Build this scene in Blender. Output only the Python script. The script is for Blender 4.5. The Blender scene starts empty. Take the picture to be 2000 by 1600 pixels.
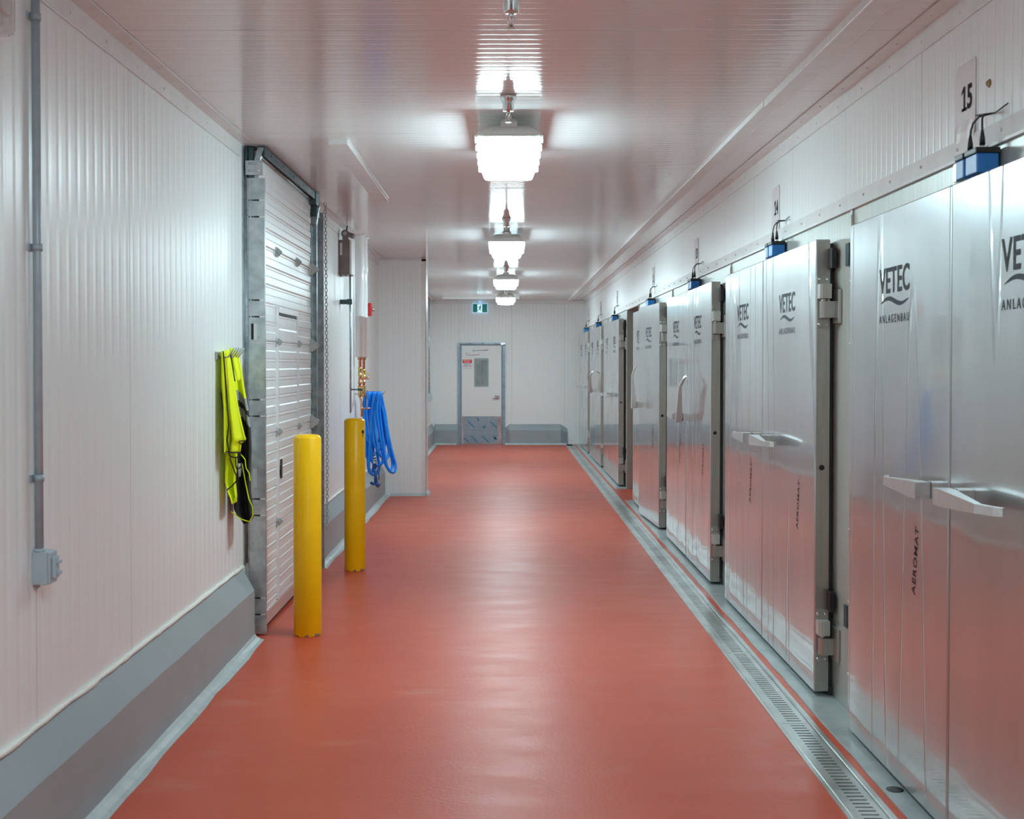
import bpy, bmesh, math, random
from mathutils import Vector, Matrix
random.seed(7)
PI = math.pi
SC = bpy.context.scene
COL = SC.collection

# ---------------------------------------------------------------- camera
F = 2400.0; PITCH = math.radians(1.1); EYE = Vector((0, 0, 1.70)); VPX, VPY = 985.0, 712.0
cam_d = bpy.data.cameras.new('camera'); cam = bpy.data.objects.new('camera', cam_d); COL.objects.link(cam)
cam.location = EYE; cam.rotation_euler = (PI/2 - PITCH, 0, 0)
cam_d.sensor_width = 36; cam_d.lens = F/2000*36
cam_d.shift_x = (1000 - VPX)/2000
cam_d.shift_y = (VPY + F*math.tan(PITCH) - 800)/2000
cam_d.clip_start = 0.05; cam_d.clip_end = 100
cam_d.dof.use_dof = True; cam_d.dof.focus_distance = 12; cam_d.dof.aperture_fstop = 8.0
SC.camera = cam
# ---------------------------------------------------------------- world and exposure
w = bpy.data.worlds.new('world'); SC.world = w; w.use_nodes = True
w.node_tree.nodes['Background'].inputs[0].default_value = (0.75, 0.85, 1, 1)
w.node_tree.nodes['Background'].inputs[1].default_value = 0.02
SC.view_settings.view_transform = 'Standard'; SC.view_settings.look = 'None'
SC.view_settings.exposure = 0.0; SC.view_settings.gamma = 1; SC.view_settings.use_curve_mapping = False
SC.cycles.max_bounces = 18; SC.cycles.diffuse_bounces = 12; SC.cycles.glossy_bounces = 8
LAMP = 42.0

# ---------------------------------------------------------------- helpers
def at(px, py, Y):
    """point of the place at distance Y seen at this pixel of the photograph"""
    cpy = VPY + F*math.tan(PITCH)
    u = (px - VPX)/F; v = (cpy - py)/F
    s, c = math.sin(PITCH), math.cos(PITCH)
    d = Vector((u, c + v*s, -s + v*c))
    return EYE + d*(Y/d.y)

class MB:
    def __init__(self): self.b = bmesh.new(); self.mi = 0
    def _f(self, vs):
        try:
            f = self.b.faces.new(vs); f.material_index = self.mi; return f
        except ValueError: return None
    def box(self, x0, x1, y0, y1, z0, z1, bev=0, M=None):
        t = bmesh.new()
        v = [t.verts.new((x, y, z)) for x in (x0, x1) for y in (y0, y1) for z in (z0, z1)]
        for q in ((0,1,3,2),(4,6,7,5),(0,4,5,1),(2,3,7,6),(0,2,6,4),(1,5,7,3)): t.faces.new([v[i] for i in q])
        bmesh.ops.recalc_face_normals(t, faces=t.faces[:])
        if bev: bmesh.ops.bevel(t, geom=t.edges[:], offset=bev, segments=2, affect='EDGES', profile=0.5)
        self._merge(t, M); return self
    def _merge(self, t, M=None):
        if M is not None: bmesh.ops.transform(t, matrix=M, verts=t.verts[:])
        mp = {}
        for v in t.verts: mp[v] = self.b.verts.new(v.co)
        for f in t.faces:
            nf = self._f([mp[v] for v in f.verts])
            if nf: nf.smooth = f.smooth
        t.free()
    def prism(self, pts, axis, a, b, M=None):
        """polygon pts (2D) extruded along axis 'x' 'y' or 'z' from a to b"""
        t = bmesh.new()
        def p3(p, k):
            return {'x': (k, p[0], p[1]), 'y': (p[0], k, p[1]), 'z': (p[0], p[1], k)}[axis]
        A = [t.verts.new(p3(p, a)) for p in pts]; B = [t.verts.new(p3(p, b)) for p in pts]
        n = len(pts)
        t.faces.new(A); t.faces.new(B[::-1])
        for i in range(n): t.faces.new((A[i], B[i], B[(i+1) % n], A[(i+1) % n]))
        bmesh.ops.recalc_face_normals(t, faces=t.faces[:])
        self._merge(t, M); return self
    def ring_loft(self, rings, cap=True, smooth=True, closed=True):
        t = bmesh.new(); R = [[t.verts.new(p) for p in r] for r in rings]; n = len(R[0])
        for a, b in zip(R, R[1:]):
            for i in range(n if closed else n-1):
                f = t.faces.new((a[i], a[(i+1) % n], b[(i+1) % n], b[i])); f.smooth = smooth
        if cap and closed:
            t.faces.new(R[0][::-1]); t.faces.new(R[-1])
        bmesh.ops.recalc_face_normals(t, faces=t.faces[:])
        self._merge(t); return self
    def lathe(self, prof, org=(0,0,0), axis='z', n=24, smooth=True):
        rings = []
        for r, h in prof:
            r = max(r, 1e-4); ring = []
            for i in range(n):
                a = 2*PI*i/n; c, s = r*math.cos(a), r*math.sin(a)
                p = {'z': (c, s, h), 'x': (h, c, s), 'y': (c, h, s)}[axis]
                ring.append((p[0]+org[0], p[1]+org[1], p[2]+org[2]))
            rings.append(ring)
        return self.ring_loft(rings, smooth=smooth)
    def tube(self, path, r, n=10, closed=False):
        P = [Vector(p) for p in path]; N = len(P)
        rr = r if isinstance(r, (list, tuple)) else [r]*N
        tan = []
        for i in range(N):
            a = P[(i-1) % N] if (closed or i > 0) else P[i]; b = P[(i+1) % N] if (closed or i < N-1) else P[i]
            tan.append((b-a).normalized())
        up = Vector((0,0,1)) if abs(tan[0].z) < .9 else Vector((1,0,0))
        x = tan[0].cross(up).normalized(); rings = []
        for i in range(N):
            x = (x - tan[i]*x.dot(tan[i])).normalized(); y = tan[i].cross(x)
            rings.append([tuple(P[i] + (x*math.cos(2*PI*k/n) + y*math.sin(2*PI*k/n))*rr[i]) for k in range(n)])
        if closed: rings.append(rings[0]); return self.ring_loft(rings, cap=False)
        return self.ring_loft(rings)
    def sphere(self, c, r, n=12, sc=(1,1,1)):
        m = n//2; rings = []
        for j in range(1, m):
            th = PI*j/m
            rings.append([(c[0]+sc[0]*r*math.sin(th)*math.cos(2*PI*i/n), c[1]+sc[1]*r*math.sin(th)*math.sin(2*PI*i/n), c[2]+sc[2]*r*math.cos(th)) for i in range(n)])
        return self.ring_loft(rings)
    def build(self, name, mat, parent=None, loc=None):
        me = bpy.data.meshes.new(name)
        self.b.to_mesh(me); self.b.free()
        for m in (mat if isinstance(mat, (list, tuple)) else [mat]): me.materials.append(m)
        o = bpy.data.objects.new(name, me); COL.objects.link(o)
        if loc is not None: o.location = loc
        if parent is not None: o.parent = parent
        return o

def tag(o, label=None, cat=None, group=None, kind=None):
    if label: o['label'] = label
    if cat: o['category'] = cat
    if group: o['group'] = group
    if kind: o['kind'] = kind
    return o
def empty(name, loc=(0,0,0), label=None, cat=None, group=None, kind=None):
    o = bpy.data.objects.new(name, None); COL.objects.link(o); o.location = loc; o.empty_display_size = .1
    return tag(o, label, cat, group, kind)
def copy_tree(o, parent=None):
    c = o.copy(); COL.objects.link(c)
    if parent is not None: c.parent = parent
    for ch in [k for k in COL.objects if k.parent == o]: copy_tree(ch, c)
    return c
def structure(o, label=None):
    o['kind'] = 'structure'
    if label: o['label'] = label
    return o

_txt = {}
def text_mesh(body, bold=0.0, space=1.0):
    """lettering as mesh data: list of verts scaled to a unit box and faces"""
    k = (body, bold, space)
    if k in _txt: return _txt[k]
    cu = bpy.data.curves.new('lettering', 'FONT'); cu.body = body; cu.size = 1; cu.offset = bold; cu.space_character = space
    cu.resolution_u = 4
    ob = bpy.data.objects.new('lettering', cu); COL.objects.link(ob)
    bpy.context.view_layer.update()
    dg = bpy.context.evaluated_depsgraph_get()
    me = bpy.data.meshes.new_from_object(ob.evaluated_get(dg))
    vs = [tuple(v.co) for v in me.vertices]; fs = [tuple(p.vertices) for p in me.polygons]
    x0 = min(v[0] for v in vs); x1 = max(v[0] for v in vs); y0 = min(v[1] for v in vs); y1 = max(v[1] for v in vs)
    vs = [((v[0]-x0)/(x1-x0)-.5, (v[1]-y0)/(y1-y0)-.5, 0) for v in vs]
    COL.objects.unlink(ob); bpy.data.objects.remove(ob); bpy.data.meshes.remove(me)
    _txt[k] = (vs, fs); return _txt[k]
def add_text(mb, body, w, h, O, ax, ay, bold=0.0, space=1.0, lift=.0008):
    """letters w by h centred on O; ax reading direction, ay up direction"""
    vs, fs = text_mesh(body, bold, space)
    ax = Vector(ax); ay = Vector(ay); n = ax.cross(ay).normalized()
    V = [mb.b.verts.new(Vector(O) + ax*(v[0]*w) + ay*(v[1]*h) + n*lift) for v in vs]
    for f in fs: mb._f([V[i] for i in f])
RX, RY = (0,-1,0), (0,0,1)      # reading directions on the right-hand wall
FX, FY = (1,0,0), (0,0,1)       # on the far wall

# ---------------------------------------------------------------- materials
def new_mat(name, col=(.8,.8,.8), rough=.5, metal=0.0, coat=0.0, coat_r=.05, spec=.5):
    m = bpy.data.materials.new(name); m.use_nodes = True
    p = m.node_tree.nodes['Principled BSDF']
    p.inputs['Base Color'].default_value = (*col, 1); p.inputs['Roughness'].default_value = rough
    p.inputs['Metallic'].default_value = metal; p.inputs['Coat Weight'].default_value = coat
    p.inputs['Coat Roughness'].default_value = coat_r; p.inputs['Specular IOR Level'].default_value = spec
    return m
def nd(m, t, **kw):
    n = m.node_tree.nodes.new(t)
    for k, v in kw.items(): setattr(n, k, v)
    return n
def ln(m, a, b): m.node_tree.links.new(a, b)
def P(m): return m.node_tree.nodes['Principled BSDF']
def noise(m, scale, detail=3, vec_scale=(1,1,1), rough=.5):
    tc = nd(m, 'ShaderNodeTexCoord'); mp = nd(m, 'ShaderNodeMapping'); mp.inputs['Scale'].default_value = vec_scale
    nz = nd(m, 'ShaderNodeTexNoise'); nz.inputs['Scale'].default_value = scale; nz.inputs['Detail'].default_value = detail
    nz.inputs['Roughness'].default_value = rough
    ln(m, tc.outputs['Object'], mp.inputs['Vector']); ln(m, mp.outputs[0], nz.inputs['Vector']); return nz.outputs['Fac']
def ramp(m, fac, stops):
    r = nd(m, 'ShaderNodeValToRGB'); e = r.color_ramp.elements
    while len(e) < len(stops): e.new(0.5)
    for i, (p, c) in enumerate(stops): e[i].position = p; e[i].color = (*c, 1) if len(c) == 3 else c
    ln(m, fac, r.inputs['Fac']); return r.outputs['Color']
def bump(m, h, dist, strength=1.0, chain=None):
    b = nd(m, 'ShaderNodeBump'); b.inputs['Distance'].default_value = dist; b.inputs['Strength'].default_value = strength
    ln(m, h, b.inputs['Height'])
    if chain is not None: ln(m, chain, b.inputs['Normal'])
    return b.outputs['Normal']
def mathn(m, op, a, b=None):
    n = nd(m, 'ShaderNodeMath', operation=op)
    for i, v in enumerate((a, b)):
        if v is None: continue
        if isinstance(v, (int, float)): n.inputs[i].default_value = v
        else: ln(m, v, n.inputs[i])
    return n.outputs[0]
def grooves(m, axis, pitch, width, offset=0.0):
    """1 on the flats, 0 in narrow grooves repeated along an axis"""
    tc = nd(m, 'ShaderNodeTexCoord'); sx = nd(m, 'ShaderNodeSeparateXYZ'); ln(m, tc.outputs['Object'], sx.inputs[0])
    v = mathn(m, 'ADD', sx.outputs[axis], 50*pitch + offset)
    f = mathn(m, 'FRACT', mathn(m, 'DIVIDE', v, pitch))
    d = mathn(m, 'ABSOLUTE', mathn(m, 'SUBTRACT', f, .5))
    n = nd(m, 'ShaderNodeMapRange', interpolation_type='SMOOTHSTEP')
    ln(m, d, n.inputs['Value']); n.inputs['From Min'].default_value = 0; n.inputs['From Max'].default_value = width/pitch
    return n.outputs['Result']
def panel_mat(name, axis, pitch, rib, joint, col, rough, depth=.0016, off=0.0, joff=0.0, wav=.0012):
    m = new_mat(name, col, rough)
    g = grooves(m, axis, pitch, rib, off)
    nrm = bump(m, g, depth)
    j = grooves(m, axis, joint, .006, joff)
    nrm = bump(m, j, .003, 1, nrm)
    if axis == 1 and depth > .001: nrm = bump(m, noise(m, 260, 1), .0004, .35, nrm)
    mix = nd(m, 'ShaderNodeMix', data_type='RGBA'); ln(m, j, mix.inputs['Factor'])
    mix.inputs[6].default_value = (col[0]*.78, col[1]*.76, col[2]*.74, 1); mix.inputs[7].default_value = (*col, 1)
    ln(m, mix.outputs[2], P(m).inputs['Base Color'])
    ln(m, nrm, P(m).inputs['Normal'])
    return m
WHITE = (.84, .875, .87)
M_CEIL_SPEC = .24
M_wall_l = panel_mat('white_ribbed_panel_left', 1, .0985, .030, 1.08, WHITE, .34, depth=.0022, joff=.62)
M_wall_r = panel_mat('white_ribbed_panel_right', 1, .0745, .014, 1.117, WHITE, .32, depth=.0016)
M_wall_f = panel_mat('white_ribbed_panel_far', 0, .0745, .014, 1.117, WHITE, .30, depth=.0014, joff=.4)
M_ceil = panel_mat('white_ribbed_ceiling', 1, .0745, .016, 1.117, (.80,.80,.80), .12, depth=.0006, joff=.0, wav=.0006)

P(M_ceil).inputs['Specular IOR Level'].default_value = M_CEIL_SPEC
def make_floor():
    m = new_mat('red_resin_floor', (.55,.10,.06), .3)
    n1 = noise(m, 1.1, 4, (1, .55, 1)); c1 = ramp(m, n1, [(.3, (.54,.074,.034)), (.55, (.58,.090,.043)), (.75, (.58,.106,.058))])
    n2 = noise(m, 3.1, 8, (.55, 1.6, 1), .62); f2 = ramp(m, n2, [(.585, (0,0,0)), (.72, (.45,.45,.45))])
    mx = nd(m, 'ShaderNodeMix', data_type='RGBA'); ln(m, f2, mx.inputs['Factor']); ln(m, c1, mx.inputs[6]); mx.inputs[7].default_value = (.56,.24,.17,1)
    n3 = noise(m, 150, 2); f3 = ramp(m, n3, [(.72, (0,0,0)), (.80, (.5,.5,.5))])
    m3 = nd(m, 'ShaderNodeMix', data_type='RGBA'); ln(m, f3, m3.inputs['Factor']); ln(m, mx.outputs[2], m3.inputs[6]); m3.inputs[7].default_value = (.62,.3,.25,1)
    ln(m, m3.outputs[2], P(m).inputs['Base Color'])
    rr = nd(m, 'ShaderNodeMapRange'); ln(m, n2, rr.inputs['Value']); rr.inputs['To Min'].default_value = .26; rr.inputs['To Max'].default_value = .52
    ln(m, rr.outputs[0], P(m).inputs['Roughness'])
    b = bump(m, noise(m, 55, 3), .0016, .55); b = bump(m, noise(m, 2.3, 2), .006, .5, b)
    P(m).inputs['Specular IOR Level'].default_value = .36
    ln(m, b, P(m).inputs['Normal']); return m
M_floor = make_floor()

def simple_noise(name, c0, c1, rough, metal=0, scale=20, det=4, bd=0.0, vs=(1,1,1), coat=0, r2=None, lo=.35, hi=.65):
    m = new_mat(name, c0, rough, metal, coat)
    n = noise(m, scale, det, vs); ln(m, ramp(m, n, [(lo, c0), (hi, c1)]), P(m).inputs['Base Color'])
    if bd: ln(m, bump(m, n, bd), P(m).inputs['Normal'])
    if r2 is not None:
        rr = nd(m, 'ShaderNodeMapRange'); ln(m, n, rr.inputs['Value']); rr.inputs['To Min'].default_value = rough; rr.inputs['To Max'].default_value = r2
        ln(m, rr.outputs[0], P(m).inputs['Roughness'])
    return m
M_kerb = simple_noise('grey_kerb_paint', (.31,.365,.385), (.34,.395,.415), .42, scale=3, bd=.004)
M_cove = simple_noise('grey_cove_paint', (.44,.50,.51), (.52,.58,.59), .38, scale=9, bd=.006)
M_caulk = simple_noise('cream_caulk', (.80,.80,.74), (.86,.86,.82), .5, scale=30, bd=.002)
M_galv = simple_noise('galvanised_steel', (.42,.47,.49), (.62,.67,.69), .30, .85, scale=14, det=6, r2=.48)
M_galv_d = simple_noise('dark_teal_steel', (.045,.085,.095), (.09,.14,.15), .42, .6, scale=9)
M_track = simple_noise('track_steel', (.30,.36,.38), (.5,.56,.58), .35, .9, scale=20)
M_hinge = simple_noise('zinc_hinge', (.38,.42,.41), (.50,.53,.52), .38, .45, scale=60)
M_alu = simple_noise('satin_aluminium', (.66,.68,.68), (.76,.77,.77), .33, .85, scale=40, vs=(1,4,1))
M_frame = simple_noise('brushed_stainless', (.50,.525,.48), (.58,.60,.56), .36, .45, scale=6, vs=(8,8,.4))
M_edge = simple_noise('brushed_stainless_edge', (.43,.415,.385), (.50,.485,.45), .36, .85, scale=5, vs=(6,6,.5))
M_sill = simple_noise('grey_sill_coating', (.32,.37,.37), (.42,.47,.47), .34, scale=7, det=6, bd=.002)
M_drain = simple_noise('stainless_drain', (.50,.53,.52), (.68,.71,.70), .30, .9, scale=4, det=5, r2=.45)
M_black = new_mat('black_plastic', (.012,.012,.013), .4)
M_rubber = new_mat('dark_rubber', (.03,.034,.036), .6)
M_bluep = simple_noise('blue_plastic', (.012,.16,.50), (.02,.20,.58), .35, scale=30)
M_hose = simple_noise('blue_rubber_hose', (.004,.22,.86), (.008,.28,.92), .32, scale=20)
M_hose_d = new_mat('dark_blue_rubber', (.006,.07,.28), .35)
M_yel = None
M_copper = simple_noise('copper', (.60,.27,.15), (.72,.38,.25), .3, .9, scale=50)
M_brass = simple_noise('brass', (.62,.42,.14), (.72,.55,.24), .3, .9, scale=50)
M_pvc = new_mat('white_pvc_jacket', (.80,.81,.81), .18)
M_whitep = simple_noise('white_plastic', (.74,.75,.74), (.80,.80,.79), .35, scale=12)
M_greyp = simple_noise('grey_plastic', (.40,.50,.55), (.44,.54,.59), .4, scale=15)
M_pipe = simple_noise('grey_conduit', (.34,.42,.47), (.40,.48,.53), .38, .1, scale=15)
M_operator = simple_noise('shaded_brown_grey_enamel', (.19,.165,.165), (.23,.20,.20), .4, scale=12)  # grey-brown is the control box's shade put into its colour; horn shares it
M_red = new_mat('red_plastic', (.75,.02,.02), .3)
M_paper = new_mat('laminated_paper', (.78,.765,.78), .25, coat=.5)
M_ink = new_mat('black_ink', (.015,.015,.017), .7, spec=.1)
M_logo = new_mat('grey_print', (.10,.12,.13), .7, spec=.12)
M_logo_ink = new_mat('film_print', (.05,.035,.035), .7, spec=.12)
M_chrome = new_mat('polished_chrome', (.75,.77,.77), .12, 1)
M_body = simple_noise('light_housing', (.66,.68,.64), (.70,.71,.68), .35, scale=10)
M_void = new_mat('dark_interior', (.02,.02,.02), .8)
def make_yellow():
    m = new_mat('yellow_bollard_paint', (.86,.52,.004), .32)
    tc = nd(m, 'ShaderNodeTexCoord'); sx = nd(m, 'ShaderNodeSeparateXYZ'); ln(m, tc.outputs['Object'], sx.inputs[0])
    n = noise(m, 22, 5); c = mathn(m, 'ADD', mathn(m, 'MULTIPLY', sx.outputs[2], -9.0), n)
    f = ramp(m, c, [(.44, (0,0,0)), (.47, (1,1,1))])
    n2 = noise(m, 34, 3); f2 = ramp(m, n2, [(.735, (0,0,0)), (.75, (1,1,1))])
    fm = mathn(m, 'MAXIMUM', f, mathn(m, 'MULTIPLY', f2, mathn(m, 'LESS_THAN', sx.outputs[2], .3)))
    mx = nd(m, 'ShaderNodeMix', data_type='RGBA'); ln(m, fm, mx.inputs['Factor'])
    base = ramp(m, noise(m, 5, 3), [(.3, (.90,.49,.001)), (.7, (.95,.54,.002))]); ln(m, base, mx.inputs[6])
    chip = ramp(m, noise(m, 12, 2), [(.42, (.22,.035,.02)), (.55, (.33,.28,.24))]); ln(m, chip, mx.inputs[7])
    ln(m, mx.outputs[2], P(m).inputs['Base Color']); ln(m, bump(m, noise(m, 90, 2), .0006), P(m).inputs['Normal'])
    return m
M_yel = make_yellow(); P(M_yel).inputs['Specular IOR Level'].default_value = .3
def make_leaf():
    """stainless sheet still under its clear protective film: soft mirror with vertical creases"""
    m = new_mat('film_covered_stainless', (.52,.56,.57), .30, .92, coat=1.0, coat_r=.05)
    P(m).inputs['Specular IOR Level'].default_value = .6
    tc = nd(m, 'ShaderNodeTexCoord'); mp = nd(m, 'ShaderNodeMapping'); mp.inputs['Scale'].default_value = (1, 3.0, .22)
    info = nd(m, 'ShaderNodeObjectInfo'); cm = nd(m, 'ShaderNodeCombineXYZ')
    ln(m, mathn(m, 'MULTIPLY', info.outputs['Random'], 40), cm.inputs[0]); ln(m, cm.outputs[0], mp.inputs['Location'])
    ln(m, tc.outputs['Object'], mp.inputs['Vector'])
    n1 = nd(m, 'ShaderNodeTexNoise'); n1.inputs['Scale'].default_value = 1.1; n1.inputs['Detail'].default_value = 0; ln(m, mp.outputs[0], n1.inputs['Vector'])
    mp2 = nd(m, 'ShaderNodeMapping'); mp2.inputs['Scale'].default_value = (1, 2.2, .12); mp2.inputs['Rotation'].default_value = (.05, 0, 0)
    ln(m, cm.outputs[0], mp2.inputs['Location']); ln(m, tc.outputs['Object'], mp2.inputs['Vector'])
    n2 = nd(m, 'ShaderNodeTexNoise'); n2.inputs['Scale'].default_value = 1.4; n2.inputs['Detail'].default_value = 0; ln(m, mp2.outputs[0], n2.inputs['Vector'])
    ridge = mathn(m, 'ABSOLUTE', mathn(m, 'SUBTRACT', n2.outputs['Fac'], .5))
    rr = nd(m, 'ShaderNodeMapRange'); ln(m, ridge, rr.inputs['Value']); rr.inputs['From Max'].default_value = .012
    b = bump(m, n1.outputs['Fac'], .010, .35); b = bump(m, rr.outputs[0], .0035, .5, b)
    ln(m, b, P(m).inputs['Normal']); ln(m, b, P(m).inputs['Coat Normal'])
    c = ramp(m, noise(m, 3, 4, (1,2,.5)), [(.3, (.50,.55,.56)), (.7, (.56,.60,.61))]); ln(m, c, P(m).inputs['Base Color'])
    return m
M_leaf = make_leaf()
def make_film(name):
    m = new_mat(name, (.30,.40,.47), .3, .35)
    c = ramp(m, noise(m, 4, 3), [(.35, (.27,.37,.44)), (.7, (.34,.44,.51))]); ln(m, c, P(m).inputs['Base Color']); return m
M_film = make_film('blue_film_on_steel')
M_filmink = new_mat('film_blue_print', (.03,.22,.36), .4)
M_bare = simple_noise('bare_steel_patch', (.42,.31,.28), (.62,.58,.56), .3, .7, scale=6, vs=(1,1,.5))
def emis(name, col, s):
    m = new_mat(name, col, .4); P(m).inputs['Emission Color'].default_value = (*col, 1); P(m).inputs['Emission Strength'].default_value = s; P(m).inputs['Base Color'].default_value = (col[0]*.6, col[1]*.6, col[2]*.6, 1); return m
M_lamp = emis('glowing_diffuser', (.70,.945,1.0), LAMP)
M_sign_g = emis('exit_sign_green', (.0,.15,.125), .5)
M_signframe = emis('exit_sign_frame', (.45,.72,.95), .55)
M_sign_w = emis('exit_sign_white', (.55,.85,1.0), 1.1)
def hivis(): 
    m = new_mat('hi_vis_yellow_cloth', (.72,.92,.0), .75)
    c = ramp(m, noise(m, 8, 3), [(.3, (.78,.90,.0)), (.7, (.88,.98,.0))]); ln(m, c, P(m).inputs['Base Color'])
    ln(m, bump(m, noise(m, 400, 1), .0006), P(m).inputs['Normal']); return m
M_hv = hivis()
M_bcloth = simple_noise('black_cloth', (.010,.012,.013), (.02,.022,.024), .7, scale=9)
M_refl = simple_noise('grey_reflective_tape', (.30,.32,.34), (.36,.38,.40), .4, scale=30)

# ---------------------------------------------------------------- the setting
XL, XR, ZC, YF, YB = -1.62, 1.70, 3.06, 26.12, -4.0
XF = 1.68            # face of the stainless frames
PY0, PY1 = 15.30, 16.72   # side passage in the right wall
BOXY0, BOXY1, BOXX = 15.87, 16.28, -1.016
XL2 = -1.555         # left wall beyond the boxed-out column
b = MB()
b.box(XL-.2, 1.300, YB, YF+.2, -.1, 0)
b.box(1.452, XR+.5, YB, YF+.2, -.1, 0); b.box(XR+.4, 4.2, PY0-.3, PY1+.3, -.1, 0)
structure(b.build('floor', M_floor), 'red resin floor with dull scuff marks')
structure(MB().box(XL-.2, XR+.6, YB, YF+.2, ZC, ZC+.1).build('ceiling', M_ceil), 'white ribbed metal panel ceiling')
b = MB(); b.box(XL-.2, XL, YB, BOXY0, 0, ZC)
structure(b.build('wall_left', M_wall_l), 'white ribbed insulated panel wall on the left')
structure(MB().box(XL-.2, XL2, BOXY1, YF, 0, ZC).build('wall_left_far', M_wall_r), 'white left wall beyond the boxed-out column')
b = MB(); b.box(XL-.2, BOXX, BOXY0, BOXY1, 0, ZC)
structure(b.build('wall_column', M_wall_f), 'white panel box standing out from the left wall')
b = MB()
b.box(XR, XR+.5, YB, PY0, 0, ZC); b.box(XR, XR+.5, PY1, YF, 0, ZC); b.box(XR, XR+.5, PY0, PY1, 2.45, ZC)
structure(b.build('wall_right', M_wall_r), 'white ribbed panel wall above the stainless doors')
structure(MB().box(XL-.2, XR+.6, YF, YF+.2, 0, ZC).build('wall_far', M_wall_f), 'white ribbed end wall')
structure(MB().box(XL-.2, XR+.6, YB-.2, YB, 0, ZC).build('wall_back', M_wall_f), 'white end wall behind the viewer')
b = MB()   # the short side passage
b.box(XR+.5, 4.2, PY0-.2, PY0, 0, 2.45); b.box(XR+.5, 4.2, PY1, PY1+.2, 0, 2.45); b.box(4.0, 4.2, PY0, PY1, 0, 2.45); b.box(XR+.5, 4.2, PY0-.2, PY1+.2, 2.45, 2.55)
structure(b.build('wall_passage', M_wall_f), 'walls of the side passage')
b = MB()
b.box(XF-.012, XR+.5, PY1-.012, PY1, 0, 2.45); b.box(XF-.012, XR+.5, PY0, PY0+.012, 0, 2.45); b.box(XF-.012, XR+.5, PY0, PY1, 2.438, 2.45)
structure(b.build('trim_1', M_edge), 'steel lining of the side passage opening')

def edge_trim(n, x_wall, sgn, y0, y1, label):
    """folded metal angle covering the joint of wall and ceiling, with screw heads"""
    b = MB()
    b.box(min(x_wall, x_wall+sgn*.004), max(x_wall, x_wall+sgn*.004), y0, y1, ZC-.085, ZC-.001)
    b.box(min(x_wall, x_wall+sgn*.075), max(x_wall, x_wall+sgn*.075), y0, y1, ZC-.0045, ZC-.0005)
    b.tube([(x_wall+sgn*.005, y0+.1*i, ZC-.088+random.uniform(-.0015,.0015)) for i in range(int((y1-y0)/.1)+1)], .004, 6)
    b.tube([(x_wall+sgn*.078, y0, ZC-.004), (x_wall+sgn*.078, y1, ZC-.004)], .003, 6)
    y = y0+.2; bb = MB()
    while y < y1:
        b.lathe([(.007, x_wall), (.007, x_wall+sgn*.006), (.004, x_wall+sgn*.008)], (0, y, ZC-.05), 'x', 8)
        b.lathe([(.006, ZC-.009), (.006, ZC-.004)], (x_wall+sgn*.04, y+.2, 0), 'z', 8); y += .42
    structure(b.build('trim_%d' % n, M_whitep), label)
edge_trim(2, XL, 1, YB, 7.55, 'white angle trim along the top of the left wall')
edge_trim(3, XL, 1, 10.2, BOXY0, 'white angle trim past the overhead door')
edge_trim(4, XR, -1, YB, YF, 'white angle trim along the top of the right wall')
edge_trim(5, XL2, 1, BOXY1, YF, 'white angle trim beyond the column')
b = MB()
b.prism([(XR, 2.535), (XR-.006, 2.535), (XR-.012, 2.462), (XF-.016, 2.455), (XF-.016, 2.445), (XR, 2.445)], 'y', YB, YF)
y = YB+.2
while y < YF:
    b.lathe([(.006, XR-.006), (.006, XR-.014), (.003, XR-.016)], (0, y, 2.50), 'x', 8); y += .40
structure(b.build('trim_6', M_whitep), 'white flashing strip above the stainless door frames')
b = MB()
b.box(XL2, XR, YF-.004, YF, ZC-.085, ZC-.001); b.box(XL2, XR, YF-.07, YF, ZC-.0045, ZC-.0005)
structure(b.build('trim_7', M_whitep), 'white angle trim on the end wall')
b = MB()
b.box(BOXX-.05, BOXX+.004, BOXY0-.004, BOXY0, 0.02, ZC); b.box(BOXX, BOXX+.004, BOXY0-.004, BOXY1, .02, ZC)
b.box(XL, BOXX, BOXY0-.004, BOXY0, ZC-.03, ZC-.002)
for yy in (.6, 1.4, 2.2): b.lathe([(.006, BOXY0-.004), (.006, BOXY0-.010)], (BOXX-.03, 0, yy), 'y', 8)
structure(b.build('trim_8', M_whitep), 'white corner trim on the boxed-out column')

# --- concrete kerbs with sloping tops
def kerb(n, prof_x, sgn, y0, y1, label, end0=True):
    """runs along Y against a side wall"""
    segs = max(2, int((y1-y0)/.25)); b = MB(); c = MB(); k = MB()
    rings, crings, cpath = [], [], []
    for i in range(segs+1):
        y = y0+(y1-y0)*i/segs
        j = random.uniform(-.003, .003); q = random.uniform(-.004, .004)
        rings.append([(prof_x-sgn*.02, y, -.01), (prof_x-sgn*.02, y, .45+q), (prof_x, y, .445+q), (prof_x+sgn*.070, y, .322+j), (prof_x+sgn*.078, y, .308+j), (prof_x+sgn*.080, y, -.01)])
        cw = .058+random.uniform(-.008, .008)
        crings.append([(prof_x+sgn*.05, y, -.01), (prof_x+sgn*.05, y, .036+q), (prof_x+sgn*.082, y, .034+q), (prof_x+sgn*.094, y, .018), (prof_x+sgn*(.082+cw*.6), y, .006), (prof_x+sgn*(.082+cw), y, .0015), (prof_x+sgn*(.082+cw), y, -.01)])
        cpath.append((prof_x+sgn*.004, y, .447+q))
    b.ring_loft(rings, smooth=False); 
    o = structure(b.build('baseboard_%s' % n, M_kerb), label)
    c.ring_loft(crings, smooth=False); c.build('cove', M_cove, o)
    fine = [];
    for i in range(segs*3+1):
        y = y0+(y1-y0)*i/(segs*3); fine.append((prof_x+sgn*.006, y, .449+random.uniform(-.003,.003)))
    k.tube(fine, [.011+random.uniform(-.003,.003) for _ in fine], 8); k.build('sealant_bead', M_caulk, o)
    return o
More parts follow.
